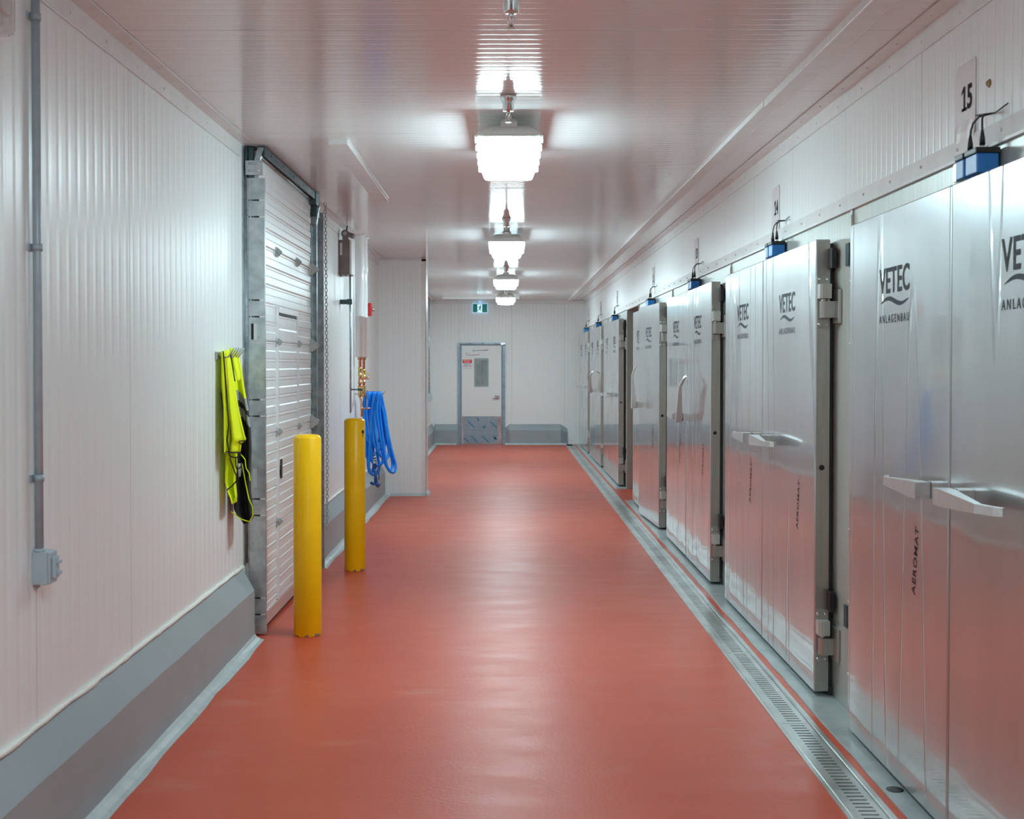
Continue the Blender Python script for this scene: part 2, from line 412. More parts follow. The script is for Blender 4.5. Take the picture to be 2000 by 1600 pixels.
kerb('left', XL, 1, YB, 7.56, 'grey kerb with a sloping top along the near left wall')
kerb('left_middle', XL, 1, 10.2, BOXY0, 'grey kerb with a sloping top behind the yellow bollards')
kerb('left_far', XL2, 1, BOXY1, YF, 'grey kerb beyond the boxed-out column')
def kerb_far(n, x0, x1, label, b0, b1):
    b = MB(); H = .43
    rings = []
    for x, s, h in ((x0, .35 if b0 else 1, .84 if b0 else 1), (x0+.09, 1, 1), (x1-.14, 1, 1), (x1, .35 if b1 else 1, .80 if b1 else 1)):
        d = .14*s
        rings.append([(x, YF+.02, -.01), (x, YF+.02, H*h), (x, YF, H*h), (x, YF-d*.85, (H-.09)*h), (x, YF-d, (H-.12)*h), (x, YF-d-.005, -.01)])
    b.ring_loft(rings, smooth=False); o = structure(b.build('baseboard_%s' % n, M_kerb), label)
    c = MB(); c.prism([(YF-.10, -.01), (YF-.10, .035), (YF-.15, .035), (YF-.19, .003), (YF-.19, -.01)], 'x', x0, x1-.02); c.build('cove', M_cove, o)
XDL, XDR = -.99, .02       # outer edges of the exit door frame
kerb_far('far_left', XL2+.08, XDL, 'grey kerb left of the exit door', False, False)
kerb_far('far_right', XDR, 1.335, 'grey kerb right of the exit door', True, True)
b = MB(); b.prism([(BOXY0+.02, .0), (BOXY0-.035, .0), (BOXY0-.028, .012), (BOXY0-.008, .035), (BOXY0, .035)], 'x', XL+.15, BOXX+.02)
b.prism([(BOXX-.01, 0), (BOXX+.035, 0), (BOXX+.028, .012), (BOXX+.008, .035), (BOXX-.01, .035)], 'y', BOXY0-.03, BOXY1)
structure(b.build('baseboard_column', M_cove), 'thin grey cove at the foot of the column')

# --- grey sill in front of the chambers (broken at the side passage)
b = MB()
for (a, c) in ((YB, PY0), (PY1, YF)):
    n = int((c-a)/.2); rings = []
    for i in range(n+1):
        y = a+(c-a)*i/n; j = random.uniform(-.004,.004)
        rings.append([(1.507+j, y, -.002), (1.507+j, y, .005), (1.512+j, y, .007), (XR, y, .007), (XR, y, -.002)])
    b.ring_loft(rings, smooth=False)
structure(b.build('trim_9', M_sill), 'grey coated sill strip under the stainless doors')

# ---------------------------------------------------------------- ceiling lights
LY = [1.0, 6.65, 12.33, 17.85, 22.65]
LB = ['nearest', 'first', 'second', 'third', 'farthest']
def light_fixture():
    root = empty('ceiling_light')
    W, L = .345, 1.12; zr = 2.925      # rim
    def rr(w, l, z, r, y0=0.0, n=5):
        pts = []
        for cx, cy, a0 in ((w/2-r, l/2-r, 0), (-w/2+r, l/2-r, 90), (-w/2+r, -l/2+r, 180), (w/2-r, -l/2+r, 270)):
            for i in range(n+1):
                a = math.radians(a0+90*i/n); pts.append((cx+r*math.cos(a), L/2+cy+r*math.sin(a)+y0, z))
        return pts
    b = MB(); b.ring_loft([rr(W+.01, L+.01, zr+.004, .05), rr(W+.012, L+.012, zr+.020, .05), rr(W-.02, L-.03, zr+.050, .05), rr(W-.11, L-.18, zr+.088, .06), rr(W-.20, L-.34, zr+.098, .05)])
    b.build('housing', M_body, root)
    b = MB(); b.ring_loft([rr(W, L, zr+.003, .03), rr(W-.004, L-.004, zr-.012, .03), rr(W-.022, L-.022, zr-.030, .03), rr(W-.045, L-.045, zr-.062, .03), rr(W-.060, L-.06, zr-.070, .03), rr(W-.16, L-.2, zr-.079, .03), rr(W-.26, L-.4, zr-.083, .03)])
    b.build('diffuser', M_lamp, root)
    for s in (-1, 1):
        for k in range(5):
            y = .05+k*(L-.10)/4
            c = MB(); c.box(W/2-.006, W/2+.015, y-.020, y+.020, zr-.020, zr+.018, .004)
            if s < 0:
                c = MB(); c.box(-W/2-.015, -W/2+.006, y-.020, y+.020, zr-.020, zr+.018, .004)
            c.build('clip', M_whitep, root)
    b = MB(); b.lathe([(.045, zr+.050), (.045, zr+.105), (.040, zr+.112)], (0, .10, 0), 'z', 20); b.box(-.045, .045, .055, .06, zr+.055, zr+.095, .002)
    b.build('junction_box', M_whitep, root)
    for ya in (.25, L-.31):
        b = MB(); b.box(-.03, .03, ya, ya+.06, zr+.09, ZC, .002); b.build('mounting_bracket', M_whitep, root)
    b = MB(); b.lathe([(.014, zr+.10), (.014, ZC)], (0, .10, 0), 'z', 12); b.build('conduit_stub', M_whitep, root)
    return root
proto = light_fixture()
ldesc = ['glowing ceiling light above the viewer, out of the photo', 'largest and nearest glowing ceiling light, large clipped white diffuser', 'second glowing ceiling light along the corridor, beyond the largest one',
         'third glowing ceiling light, between the second one and the farthest one', 'smallest glowing ceiling light, right in front of the end wall beside the exit sign']
for i, y in enumerate(LY):
    o = proto if i == 0 else copy_tree(proto)
    o.location = (.025, y, 0)
    tag(o, ldesc[i], 'ceiling light', 'sealed ceiling lights in a row down the corridor')

# ---------------------------------------------------------------- sprinklers
def sprinkler():
    root = empty('sprinkler')
    b = MB(); b.lathe([(.018, 3.06), (.042, 3.058), (.044, 3.050), (.036, 3.035), (.029, 3.022), (.029, 2.985), (.024, 2.980), (.012, 2.980)], n=28); b.build('escutcheon', M_chrome, root)
    b = MB(); b.lathe([(.011, 2.982), (.011, 2.965), (.007, 2.962), (.003, 2.960), (.003, 2.935), (.006, 2.932)], n=12)
    for s in (-1, 1): b.tube([(s*.009, 0, 2.967), (s*.014, 0, 2.950), (s*.003, 0, 2.932)], .0018, 6)
    b.build('frame', M_chrome, root)
    b = MB(); b.lathe([(.004, 2.936), (.007, 2.930), (.016, 2.926), (.016, 2.924)], n=14); b.build('deflector', M_edge, root)
    return root
sp = sprinkler()
sl = ['chrome sprinkler head cut off by the top edge of the photo', 'chrome sprinkler head just in front of the largest ceiling light', 'chrome sprinkler head in front of the second ceiling light',
      'small chrome sprinkler head in front of the third ceiling light', 'tiny chrome sprinkler head in front of the farthest ceiling light']
for i, (x, y) in enumerate(((.025, 4.50), (.02, 6.24), (.02, 11.45), (.025, 17.0), (.025, 22.0))):
    o = sp if i == 0 else copy_tree(sp); o.location = (x, y, 0); tag(o, sl[i], 'sprinkler', 'chrome sprinkler heads under the ceiling')

# ---------------------------------------------------------------- ceiling trunking
def trunking(x0, x1, y0, y1, h, label):
    b = MB(); b.box(x0, x1, y0, y1, ZC-h, ZC, .003)
    b.tube([(x1+.002, y0, ZC-.003), (x1+.002, y1, ZC-.003)], .004, 6)
    o = b.build('cable_trunking', M_whitep); tag(o, label, 'cable trunking')
    e = MB(); e.box(x0-.002, x1+.002, y0-.004, y0+.01, ZC-h-.002, ZC, .002); e.build('end_cap', M_whitep, o)
    return o
trunking(-1.055, -.945, 7.42, 10.05, .034, 'short white trunking on the ceiling beside the overhead door')
trunking(1.335, 1.430, YB, 6.35, .040, 'white ceiling trunking above the doors 15 and 14, nearer length')
trunking(1.335, 1.420, 6.36, YF-.02, .030, 'long white ceiling trunking above the stainless doors, running to the end wall')
b = MB(); b.box(-1.24, .30, 24.6, 24.68, ZC-.05, ZC, .003); tag(b.build('cable_trunking', M_whitep), 'white trunking crossing the ceiling above the exit sign', 'cable trunking')

# ---------------------------------------------------------------- floor drain
d = empty('floor_drain', (0,0,0), 'long stainless slotted floor drain in front of the cold room doors', 'floor drain')
b = MB()
b.box(1.285, 1.300, YB, YF-.2, -.005, .004); b.box(1.300, 1.310, YB, YF-.2, -.06, .003, 0); b.box(1.442, 1.452, YB, YF-.2, -.06, .003); b.box(1.452, 1.470, YB, YF-.2, -.005, .004)
b.tube([(1.305, YB, .003), (1.305, YF-.2, .003)], .003, 6); b.tube([(1.447, YB, .003), (1.447, YF-.2, .003)], .003, 6)
b.box(1.30, 1.452, YB, YF-.2, -.07, -.06)
b.build('channel', M_drain, d)
def grate(y0, L):
    b = MB(); z0, z1 = -.006, .0
    b.box(1.312, 1.347, y0, y0+L-.004, z0, z1); b.box(1.415, 1.440, y0, y0+L-.004, z0, z1)
    n = int(L/.0385); q = L/n
    for k in range(n): b.box(1.347, 1.415, y0+k*q+(.0 if k == 0 else .0065), y0+(k+1)*q-.0065, z0, z1)
    return b
y = 5.79-1.42*6
while y < YF-.3:
    L = min(1.42, YF-.21-y)
    if y > YB and L > .3: grate(y, L).build('grate', M_drain, d)
    y += 1.42
b = MB(); b.lathe([(.034, .0075), (.034, .0095), (.026, .0095), (.025, .0085)], (1.555, 4.86, 0), 'z', 24)
o = b.build('floor_bolt_socket', M_black); tag(o, 'small black round socket in the grey sill under the door 15', 'floor socket')

# ---------------------------------------------------------------- cold room doors
LW, LH0, LH1, XP = 1.268, .028, 2.335, 1.58
LT = .075
def wave_mark(b, cy, z, w, t):
    """tapering wave under the lettering"""
    n = 24; up, dn = [], []
    for i in range(n+1):
        u = i/n; h = t*math.sin(PI*u)**.8*.5+.0006
        zz = z+.016*math.sin(2*PI*u*.98)+.012*(u-.5)
        yy = cy+w/2-w*u
        up.append((yy, zz+h)); dn.append((yy, zz-h))
    V1 = [b.b.verts.new((-.0009-LT, p[0], p[1])) for p in up]; V2 = [b.b.verts.new((-.0009-LT, p[0], p[1])) for p in dn]
    for i in range(n): b._f([V1[i], V2[i], V2[i+1], V1[i+1]])
def lever(sgn):
    """tapering aluminium lever; local origin on its pivot, x away from the door is negative"""
    b = MB()
    st = [(-.035, .055, .029), (.03, .055, .029), (.10, .045, .026), (.30, .026, .017), (.33, .022, .015)]
    rings = []
    for s, tx, hz in st:
        yy = sgn*s; rings.append([(-.118, yy, -hz), (-.118, yy, hz), (-.118+tx, yy, hz), (-.118+tx, yy, -hz)])
    b.ring_loft(rings, smooth=False)
    b.ring_loft([[(-.118, sgn*.33, -.015), (-.118, sgn*.33, .015), (-.096, sgn*.33, .015), (-.096, sgn*.33, -.015)],
                 [(-.090, sgn*.41, -.014), (-.090, sgn*.41, .014), (-.072, sgn*.41, .014), (-.072, sgn*.41, -.014)],
                 [(-.070, sgn*.432, -.013), (-.070, sgn*.432, .013), (-.058, sgn*.42, .013), (-.058, sgn*.42, -.013)]], smooth=False)
    b.box(-.119, -.1165, sgn*.0-.010, sgn*.0+.010, -.012, .012, .001)
    return b
def make_leaf_thing(near):
    """hinge line at local y=0; the leaf reaches to y=+LW (near leaf) or -LW (far leaf); local x=0 is its back"""
    s = 1 if near else -1
    root = empty('cold_room_door')
    y0, y1 = (0, LW-.006) if near else (-LW+.006, 0)
    b = MB(); b.box(-LT, 0, y0, y1, LH0, LH1, .006); b.build('door_leaf', M_leaf, root)
    # bare edge channels
    b = MB()
    for yy in (y0, y1):
        o = -.0015 if yy == y0 else .0015
        b.box(-LT+.006, -.002, min(yy, yy+o), max(yy, yy+o), LH0+.006, LH1-.006)
    b.build('edge_channel', M_edge, root)
    b = MB(); b.box(-.001, .018, y0+.02, y1-.02, LH0+.02, LH1-.02); b.box(-.001, .02, y0+.004, y1-.004, .010, LH0+.03); b.build('gasket', M_rubber, root)
    if near:
        for hz in (2.02, .318):
            h = MB(); h.box(-LT+.004, -.008, -.010, -.001, hz-.135, hz+.135, .002)
            o = h.build('hinge', M_edge, root)
            g = MB(); g.prism([(-LT+.006, -.008), (-LT+.006, -.060), (-LT+.018, -.072), (-.012, -.072), (-.012, -.008)], 'z', hz+.012, hz+.085); g.build('hinge_knuckle', M_frame, o)
            g = MB(); g.prism([(-LT+.014, -.018), (-LT+.014, -.062), (-LT+.026, -.074), (.020, -.074), (.020, -.018)], 'z', hz-.085, hz-.002)
            g.box(.008, .024, -.125, -.012, hz-.115, hz+.055, .002); g.build('hinge_bracket', M_edge, o)
            g = MB()
            g.lathe([(.016, hz-.004), (.016, hz+.014)], (-.042, -.04, 0), 'z', 14)
            for zz in (hz-.117, hz+.112):
                for xx in (-.058, -.022): g.lathe([(.0085, -.010), (.0085, -.015), (.005, -.018)], (xx, 0, zz), 'y', 10)
            g.build('pin_and_bolts', M_chrome, o)
        for hz, q in ((2.235, 0), (.50, 1)):
            g = MB(); g.box(-.014, .012, -.075, -.002, hz-.052, hz+.052, .003); g.build('door_magnet', M_black, root)
        g = MB(); g.lathe([(.014, -.0005), (.014, -.0035), (.010, -.0035)], (-.040, 0, 1.175), 'y', 18); g.build('edge_plug', M_black, root)
    cy = s*LW/2
    b = MB()
    add_text(b, 'VETEC', .385, .108, (-LT, cy, 2.045), RX, RY, .018, 1.05, .0009); b.build('lettering', M_logo, root)
    b = MB(); wave_mark(b, cy-.005, 1.958, .35, .019); b.build('wave_mark', M_logo, root)
    b = MB(); add_text(b, 'ANLAGENBAU', .38, .034, (-LT, cy, 1.888), RX, RY, .014, 1.5, .0009); b.build('small_lettering', M_logo, root)
    ty = cy-.28*1.0
    b = MB(); t = math.radians(9); ax = Vector((0, -math.sin(t), math.cos(t))); ay = Vector((0, 1, .1))
    add_text(b, 'AEROMAT', .27, .040, (-LT, ty, .945), ax, ay, .012, 1.08, .0009); b.build('film_print', M_logo_ink, root)
    # handle
    hp = (s*(LW-.045)) if not near else (LW-.205)
    k = MB(); k.box(-LT-.062, -LT+.001, hp-.028, hp+.028, 1.222, 1.280, .003)
    bl = k.build('handle_post', M_alu, root)
    k = MB(); k.box(-LT-.064, -LT-.0575, hp-.0285, hp+.0285, 1.221, 1.281, .0); k.build('handle_washer', M_black, bl)
    lv = lever(-1 if near else 1).build('lever_handle', M_alu, root, loc=(-LT, hp, 1.251))
    return root, lv
CH = [('15', 3.085), ('14', 6.245), ('13', 9.415), ('12', 12.56), ('11', 17.02), ('10', 20.18), ('9', 23.30)]
# lever angles (near leaf, far leaf), ajar angle of near leaf
LEV = {'15': (0, 0), '14': (0, 0), '13': (-55, 0), '12': (-88, 0), '11': (0, 0), '10': (-50, 50), '9': (0, 0)}
pn, ln_ = make_leaf_thing(True); pf, lf_ = make_leaf_thing(False)
SENS = {'15': 'large blue door sensor pair with looped cables below the number 15', '14': 'blue door sensor pair with looped cables below the number 14', '13': 'blue door sensor pair below the number 13 with a stray cable tie',
        '12': 'small blue door sensor just nearer than the side passage, over the ajar leaf', '11': 'small blue door sensor just beyond the side passage', '10': 'tiny blue door sensor, middle one of the three beyond the side passage',
        '9': 'tiniest blue door sensor, closest to the end wall'}
SHEET = {'15': 'white laminated sheet with the large number 15 at the upper right', '14': 'laminated sheet with the number 14 above the second pair of stainless doors', '13': 'laminated sheet with the number 13 above the third pair of doors, catching glare',
         '12': 'laminated sheet with the number 12, just nearer than the side passage', '11': 'laminated sheet with the number 11, just beyond the side passage', '10': 'tiny laminated sheet with the number 10, second beyond the side passage',
         '9': 'tiniest laminated number sheet, the one closest to the end wall'}
def child(o, nm): return [c for c in COL.objects if c.parent == o and c.name.split('.')[0] == nm][0]
where = {'15': 'under the number 15, nearest pair', '14': 'under the number 14, second pair', '13': 'under the number 13, third pair', '12': 'fourth pair, just before the side passage',
         '11': 'first pair beyond the side passage', '10': 'second pair beyond the side passage', '9': 'last pair, beside the end wall'}
for i, (num, yn) in enumerate(CH):
    a = pn if i == 0 else copy_tree(pn); c = pf if i == 0 else copy_tree(pf)
    a.location = (XP+LT, yn, 0); c.location = (XP+LT, yn+2*LW+.004, 0)
    extra = {'12': 'standing slightly ajar with its lever upright, ', '13': 'with its lever raised, '}.get(num, '')
    tag(a, 'stainless cold room door leaf, %snearer leaf, %s' % (extra, where[num]), 'cold room door', 'stainless cold room door leaves along the right side')
    tag(c, 'stainless cold room door leaf, farther leaf, %s' % where[num], 'cold room door', 'stainless cold room door leaves along the right side')
    child(a, 'lever_handle').rotation_euler.x = math.radians(LEV[num][0]); child(c, 'lever_handle').rotation_euler.x = math.radians(LEV[num][1])
    if num == '12': a.rotation_euler.z = math.radians(3.0)
    # frame behind the pair
    y0 = yn-.33; y1 = yn+2*LW+.30
    if num == '11': y0 = PY1
    if num == '12': y1 = PY0
    elif num == '9': y1 = YF
    else: y1 = CH[i+1][1]-.33
    fr = empty('door_frame', (XF, yn+LW, 0), 'stainless door frame behind the leaves, %s' % where[num], 'door frame', 'stainless frames behind the cold room doors')
    b = MB(); b.box(0, .019, y0-yn-LW+.002, y1-yn-LW-.002, .008, 2.445, .0015)
    b.box(-.010, 0, y0-yn-LW+.002, y0-yn-LW+.032, .008, 2.445, .002); b.build('frame_panel', M_frame, fr)
    b = MB()
    for zz in (.2, .55, .9, 1.35, 1.8, 2.1): b.lathe([(.006, -.010), (.006, -.014), (.003, -.015)], (0, y0-yn-LW+.016, zz), 'x', 8)
    b.build('rivets', M_chrome, fr)
    b = MB(); b.tube([(-.011, y0-yn-LW+.003, .02+.1*k) for k in range(25)], .0035, 6); b.build('sealant_bead', M_caulk, fr)
    b = MB()
    for hz in (2.235, .47): b.box(-.014, 0, -LW-.30+.015, -LW-.30+.07, hz-.055, hz+.055, .002)
    if num != '11': b.build('strike_plate', M_galv_d, fr)
    # sensor pair over the meeting stile
    sy = yn+LW-.10
    s = empty('door_sensor', (XF-.001, sy, 2.345), SENS[num], 'door sensor', 'blue door sensors over the door pairs')
    for bx_ in ((-.085, 0, .095, .125, 0, .065), (-.06, .0, .002, .022, 0, .075)):
        b = MB(); b.box(*bx_, .002); b.build('bracket', M_alu, s)
    for q, (u, v) in enumerate(((.022, .095), (-.10, .002))):
        b = MB(); b.box(-.088, -.012, u, v, .002, .068, .004); h = b.build('sensor_body', M_bluep, s)
        b = MB(); b.box(-.092, -.008, u-.003, v+.001, .068, .088, .003); b.build('sensor_cap', M_black, h)
    for q, yy in enumerate((.058, -.05)):
        b = MB(); b.lathe([(.008, .085), (.008, .105)], (-.05, yy, 0), 'z', 10); b.build('connector_nut', M_alu, s)
        b = MB(); b.lathe([(.010, .103), (.009, .125), (.006, .145), (.004, .155)], (-.05, yy, 0), 'z', 10); b.build('connector', M_black, s)
        b = MB(); b.tube([(-.05, yy, .15), (-.05, yy*.95, .17), (-.045, yy*.75+.003, .195), (-.03, yy*.4+.01, .215), (0.0, .02, .222), (.012, .02, .225)], .0035, 6); b.build('cable', M_rubber, s)
    b = MB(); b.tube([(.012, .0, .222), (-.002, .05, .228), (-.012, .11, .235)], .003, 6); b.tube([(.012, .0, .222), (.005, -.06, .222), (.012, -.11, .232)], .0025, 6); b.build('cable_tie', M_rubber, s)
    # number sheet
    cy = yn+LW+.195
    n = MB(); N = 8; 
    fr_, bk_ = [], []
    rows = []
    for k in range(N+1):
        z = 2.525+.285*k/N; r = []
        for j in range(7):
            yy = cy+.104-.208*j/6
            r.append((XR-.0035-.005*math.exp(-((k-.4)**2)/1.2)*abs(math.sin(j*1.3+i))-.002*(k == N)*(j in (0, 6)), yy, z))
        rows.append(r)
    n.ring_loft([r + [(p[0]+.0012, p[1], p[2]) for p in reversed(r)] for r in rows], smooth=False)
    sh = n.build('number_sheet', M_paper); tag(sh, SHEET[num], 'number sheet', 'laminated chamber number sheets')
    b = MB(); zb, hd = 2.634, .090
    for q, ch_ in enumerate(num):
        yc = cy+.012-.062*q if len(num) > 1 else cy-.02
        if ch_ == '1':
            for poly in ([(.004, 0), (.018, 0), (.018, hd), (.004, hd)], [(.004, hd), (-.016, hd-.018), (-.016, hd-.031), (.004, hd-.016)], [(-.014, 0), (.036, 0), (.036, .011), (-.014, .011)]):
                b._f([b.b.verts.new((XR-.0050, yc-u, zb+v)) for u, v in poly])
        else: add_text(b, ch_, .046, hd, (XR-.0044, yc, zb+hd/2), RX, RY, .03, 1, .0006)
    b.build('digits', M_ink, sh)
o = MB(); o.lathe([(.016, XR), (.014, XR-.004), (.006, XR-.012), (.001, XR-.014)], (0, 4.325, 2.685), 'x', 7)
q = o.build('sealant_blob', simple_noise('brown_foam', (.20,.10,.04), (.45,.32,.2), .8, scale=60, bd=.01)); tag(q, 'brown foam-filled hole in the wall beside the number 15', 'foam plug')

# ---------------------------------------------------------------- bollards
def bollard(x, y, h, label, blot):
    root = empty('bollard', (x, y, 0), label, 'bollard', 'yellow steel bollards before the overhead door')
    b = MB(); r = .087
    b.lathe([(r-.002, 0), (r, .006), (r, h-.022), (r-.004, h-.018), (r-.012, h-.006), (r*.6, h-.001), (0, h)], n=48); b.build('post', M_yel, root)
    b = MB(); b.lathe([(r-.003, h-.024), (r-.003, h-.014), (r-.006, h-.008)], n=48)
    if blot:
        c = MB(); pts = []
        for k in range(9):
            a = math.radians(-42+k*2.4); pts.append(a)
        top = [(r+.0006)*Vector((math.cos(a), math.sin(a), 0)) + Vector((0, 0, h-.098)) for a in pts]
        bot = [(r+.0006)*Vector((math.cos(a), math.sin(a), 0)) + Vector((0, 0, h-.118-.012*random.random()-(.035 if 2 < i < 5 else 0))) for i, a in enumerate(pts)]
        T = [c.b.verts.new(p) for p in top]; B = [c.b.verts.new(p) for p in bot]
        for k in range(8): c._f([T[k], B[k], B[k+1], T[k+1]])
        c.build('black_smudge', M_black, root)
    b.b.free()
    return root
bollard(-1.236, 7.70, 1.262, 'yellow steel bollard nearer the viewer, its foot chipped, before the overhead door', False)
bollard(-1.236, 10.14, 1.257, 'yellow steel bollard farther away, with a black smudge near its top', True)

# ---------------------------------------------------------------- overhead sectional door
DX = -1.535
sd = empty('sectional_door', (DX, 8.8, 0), 'white sectional overhead door with a wicket door, in galvanised tracks', 'overhead door')
DY0, DY1 = 7.70, 9.74
M_dpan = simple_noise('white_door_enamel', (.76,.78,.785), (.80,.815,.82), .3, scale=8, bd=.001)
seams = [.042, .640, 1.246, 1.851, 2.456, 3.035]
def ribbed(x, z0, z1, th=.04):
    """cross-section of a ribbed door section"""
    n = 5; p = []; q = (z1-z0)/n
    for k in range(n):
        a = z0+k*q
        p += [(x-.003, a+.002), (x+.004, a+.010), (x+.004, a+q*.45), (x, a+q*.52), (x, a+q-.016), (x+.003, a+q-.012), (x+.003, a+q-.003)]
    p += [(x-.003, z1-.001), (x-th, z1-.001), (x-th, z0+.002)]
    return p
def local(o): return Matrix.Translation(-o.location)
LM = local(sd)
def build_in(b, nm, mat, par, ref=sd):
    o = b.build(nm, mat, par); o.data.transform(local(ref)); return o
for z0, z1 in zip(seams, seams[1:]):
    b = MB(); b.prism(ribbed(DX, z0, z1), 'y', DY0, DY1); build_in(b, 'door_section', M_dpan, sd)
b = MB(); b.box(DX-.045, DX+.012, DY0, DY1, .030, .115, .004); build_in(b, 'bottom_rail', M_alu, sd)
b = MB(); b.box(DX-.04, DX-.005, DY0, DY1, .004, .032); build_in(b, 'bottom_seal', M_rubber, sd)
# wicket door
WY0, WY1 = 8.28, 9.05
wd = MB()
for z0, z1 in ((.14, .640), (.640, 1.246), (1.246, 1.851), (1.851, 2.03)):
    n = max(1, round((z1-z0)/.12)); q = (z1-z0)/n; x = DX+.010; p = []
    for k in range(n):
        a = z0+k*q; p += [(x-.002, a+.002), (x+.004, a+.010), (x+.004, a+q*.45), (x, a+q*.52), (x, a+q-.016), (x+.003, a+q-.012), (x+.003, a+q-.003)]
    p += [(x-.002, z1-.001), (DX-.0, z1-.001), (DX-.0, z0+.002)]
    wd.prism(p, 'y', WY0+.03, WY1-.02)
w_o = build_in(wd, 'wicket_door', M_dpan, sd)
f = MB()
for yy in (WY0-.03, WY1): f.box(DX, DX+.014, yy, yy+.048, .12, 2.09, .002)
f.box(DX, DX+.014, WY0, WY1, 2.05, 2.09, .002); f.box(DX, DX+.014, WY0, WY1, .115, .14, .002)
build_in(f, 'wicket_frame', M_dpan, w_o)
g = MB(); 
for yy in (WY0+.018, WY1-.02): g.box(DX+.002, DX+.0075, yy, yy+.008, .14, 2.05)
g.box(DX+.002, DX+.0075, WY0+.02, WY1-.015, 2.035, 2.05); build_in(g, 'wicket_gap', M_rubber, w_o)
k = MB(); k.box(DX+.010, DX+.020, WY0+.045, WY0+.105, .925, 1.055, .003); lk = build_in(k, 'wicket_lock', M_black, w_o)
def hinge(y, z, par):
    h = MB(); s = .030
    tri = [(DX, z-.034), (DX+.011, z-.032), (DX+.036, z-.008), (DX+.039, z+.003), (DX+.032, z+.011), (DX+.010, z+.030), (DX, z+.032)]
    h.prism(tri, 'y', y-.024, y-.020); h.prism(tri, 'y', y+.020, y+.024); h.box(DX, DX+.008, y-.034, y+.034, z-.034, z+.032, .001)
    h.lathe([(.011, y-.028), (.011, y-.024), (.006, y-.0235)], (DX+.017, 0, z), 'y', 12)
    h.tube([(DX+.018, y-.036, z), (DX+.018, y+.034, z)], .006, 8)
    build_in(h, 'hinge', M_hinge, par)
for z in seams[1:5]:
    hinge(WY0-.005, z, sd); hinge(WY1+.03, z, sd)
    h = MB(); tri = [(DX, z-.055), (DX+.02, z-.05), (DX+.062, z-.012), (DX+.062, z+.008), (DX+.016, z+.05), (DX, z+.055)]
    h.prism(tri, 'y', 9.700, 9.705); h.prism(tri, 'y', 9.75, 9.755); h.box(DX, DX+.007, 9.68, 9.77, z-.05, z+.05, .001)
    h.tube([(DX+.03, 9.72, z), (DX+.03, 9.84, z)], .006, 8); h.lathe([(.022, 9.82), (.022, 9.838)], (DX+.03, 0, z), 'y', 14)
    build_in(h, 'roller_hinge', M_hinge, sd)
# near side cover plate with slots
b = MB()
b.box(XL+.0015, -1.492, 7.665, 7.672, .012, 2.86); b.box(-1.495, -1.492, 7.672, 7.695, .012, 2.86)
b.box(XL+.001, XL+.005, 7.60, 7.67, .45, 3.05)
pl = build_in(b, 'side_plate', M_galv, sd)
b = MB(); b.tube([(XL+.012, 7.664, .46), (XL+.012, 7.664, 3.04)], .010, 8); b.box(XL+.020, XL+.026, 7.655, 7.665, .02, 2.86)
build_in(b, 'corner_bead', M_track, pl)
sl_b, sl_w = MB(), MB(); z = .135
while z < 2.85:
    for dz in (0, .103):
        if z+dz < 2.84:
            sl_b.box(-1.575, -1.555, 7.6635, 7.6655, z+dz-.004, z+dz+.004); sl_b.lathe([(.0045, 7.6632), (.0045, 7.6655)], (-1.587, 0, z+dz), 'y', 8)
            sl_b.box(-1.555, -1.525, 7.6635, 7.6655, z+dz-.0055, z+dz+.0055); sl_w.box(-1.525, -1.494, 7.6632, 7.6655, z+dz-.004, z+dz+.004)
    z += .621
build_in(sl_b, 'slots', M_rubber, pl); build_in(sl_w, 'slot_tabs', M_whitep, pl)
b = MB(); b.box(-1.578, -1.562, 7.6630, 7.6655, 1.855, 1.955); build_in(b, 'cut_out', M_void, pl)
b = MB(); b.box(-1.562, -1.542, 7.6635, 7.6655, 1.855, 1.955); b.box(-1.57, -1.545, 7.6635, 7.6655, .93, 1.05); build_in(b, 'cover_tab', M_alu, pl)
# near top bracket
b = MB(); b.box(-1.606, -1.502, 7.640, 7.664, 2.875, 2.965, .002)
for zz in (2.90, 2.945): b.tube([(-1.585, 7.636, zz), (-1.515, 7.636, zz)], .006, 6)
for xx, zz in ((-1.595, 2.885), (-1.595, 2.955), (-1.512, 2.92)): b.lathe([(.006, 7.636), (.006, 7.64)], (xx, 0, zz), 'y', 8)
build_in(b, 'top_bracket', M_galv, sd)
b = MB(); b.box(-1.61, -1.595, 7.65, 7.66, 2.97, 3.05, .001); b.box(-1.59, -1.56, 7.66, 7.70, 2.86, 3.05, .002); build_in(b, 'bearing_plate', M_galv_d, sd)
b = MB(); b.prism([(-1.555, 2.965), (-1.52, 2.965), (-1.49, 3.05), (-1.53, 3.05)], 'y', 7.655, 7.69); build_in(b, 'track_curve', M_track, sd)
# header bar
b = MB(); b.box(-1.492, -1.484, 7.64, 9.9, 2.995, 3.052, .001); b.box(-1.53, -1.484, 7.64, 9.9, 3.048, 3.053); hb = build_in(b, 'header_bar', M_galv_d, sd)
b = MB()
for k in range(5): b.lathe([(.009, -1.484), (.009, -1.4825)], (0, 7.85+k*.42, 3.025), 'x', 10)
build_in(b, 'bar_holes', M_void, hb)
b = MB(); b.box(-1.54, -1.475, 9.66, 9.82, 2.955, 3.055, .003); b.box(-1.55, -1.49, 9.80, 9.97, 2.88, 3.04, .004); build_in(b, 'operator_bracket', M_galv_d, sd)
b = MB(); b.tube([(-1.53, 7.7, 3.0), (-1.53, 10.0, 3.0)], .013, 12); b.lathe([(.05, 9.86), (.05, 9.92)], (-1.53, 0, 2.97), 'y', 20); build_in(b, 'shaft', M_track, sd)
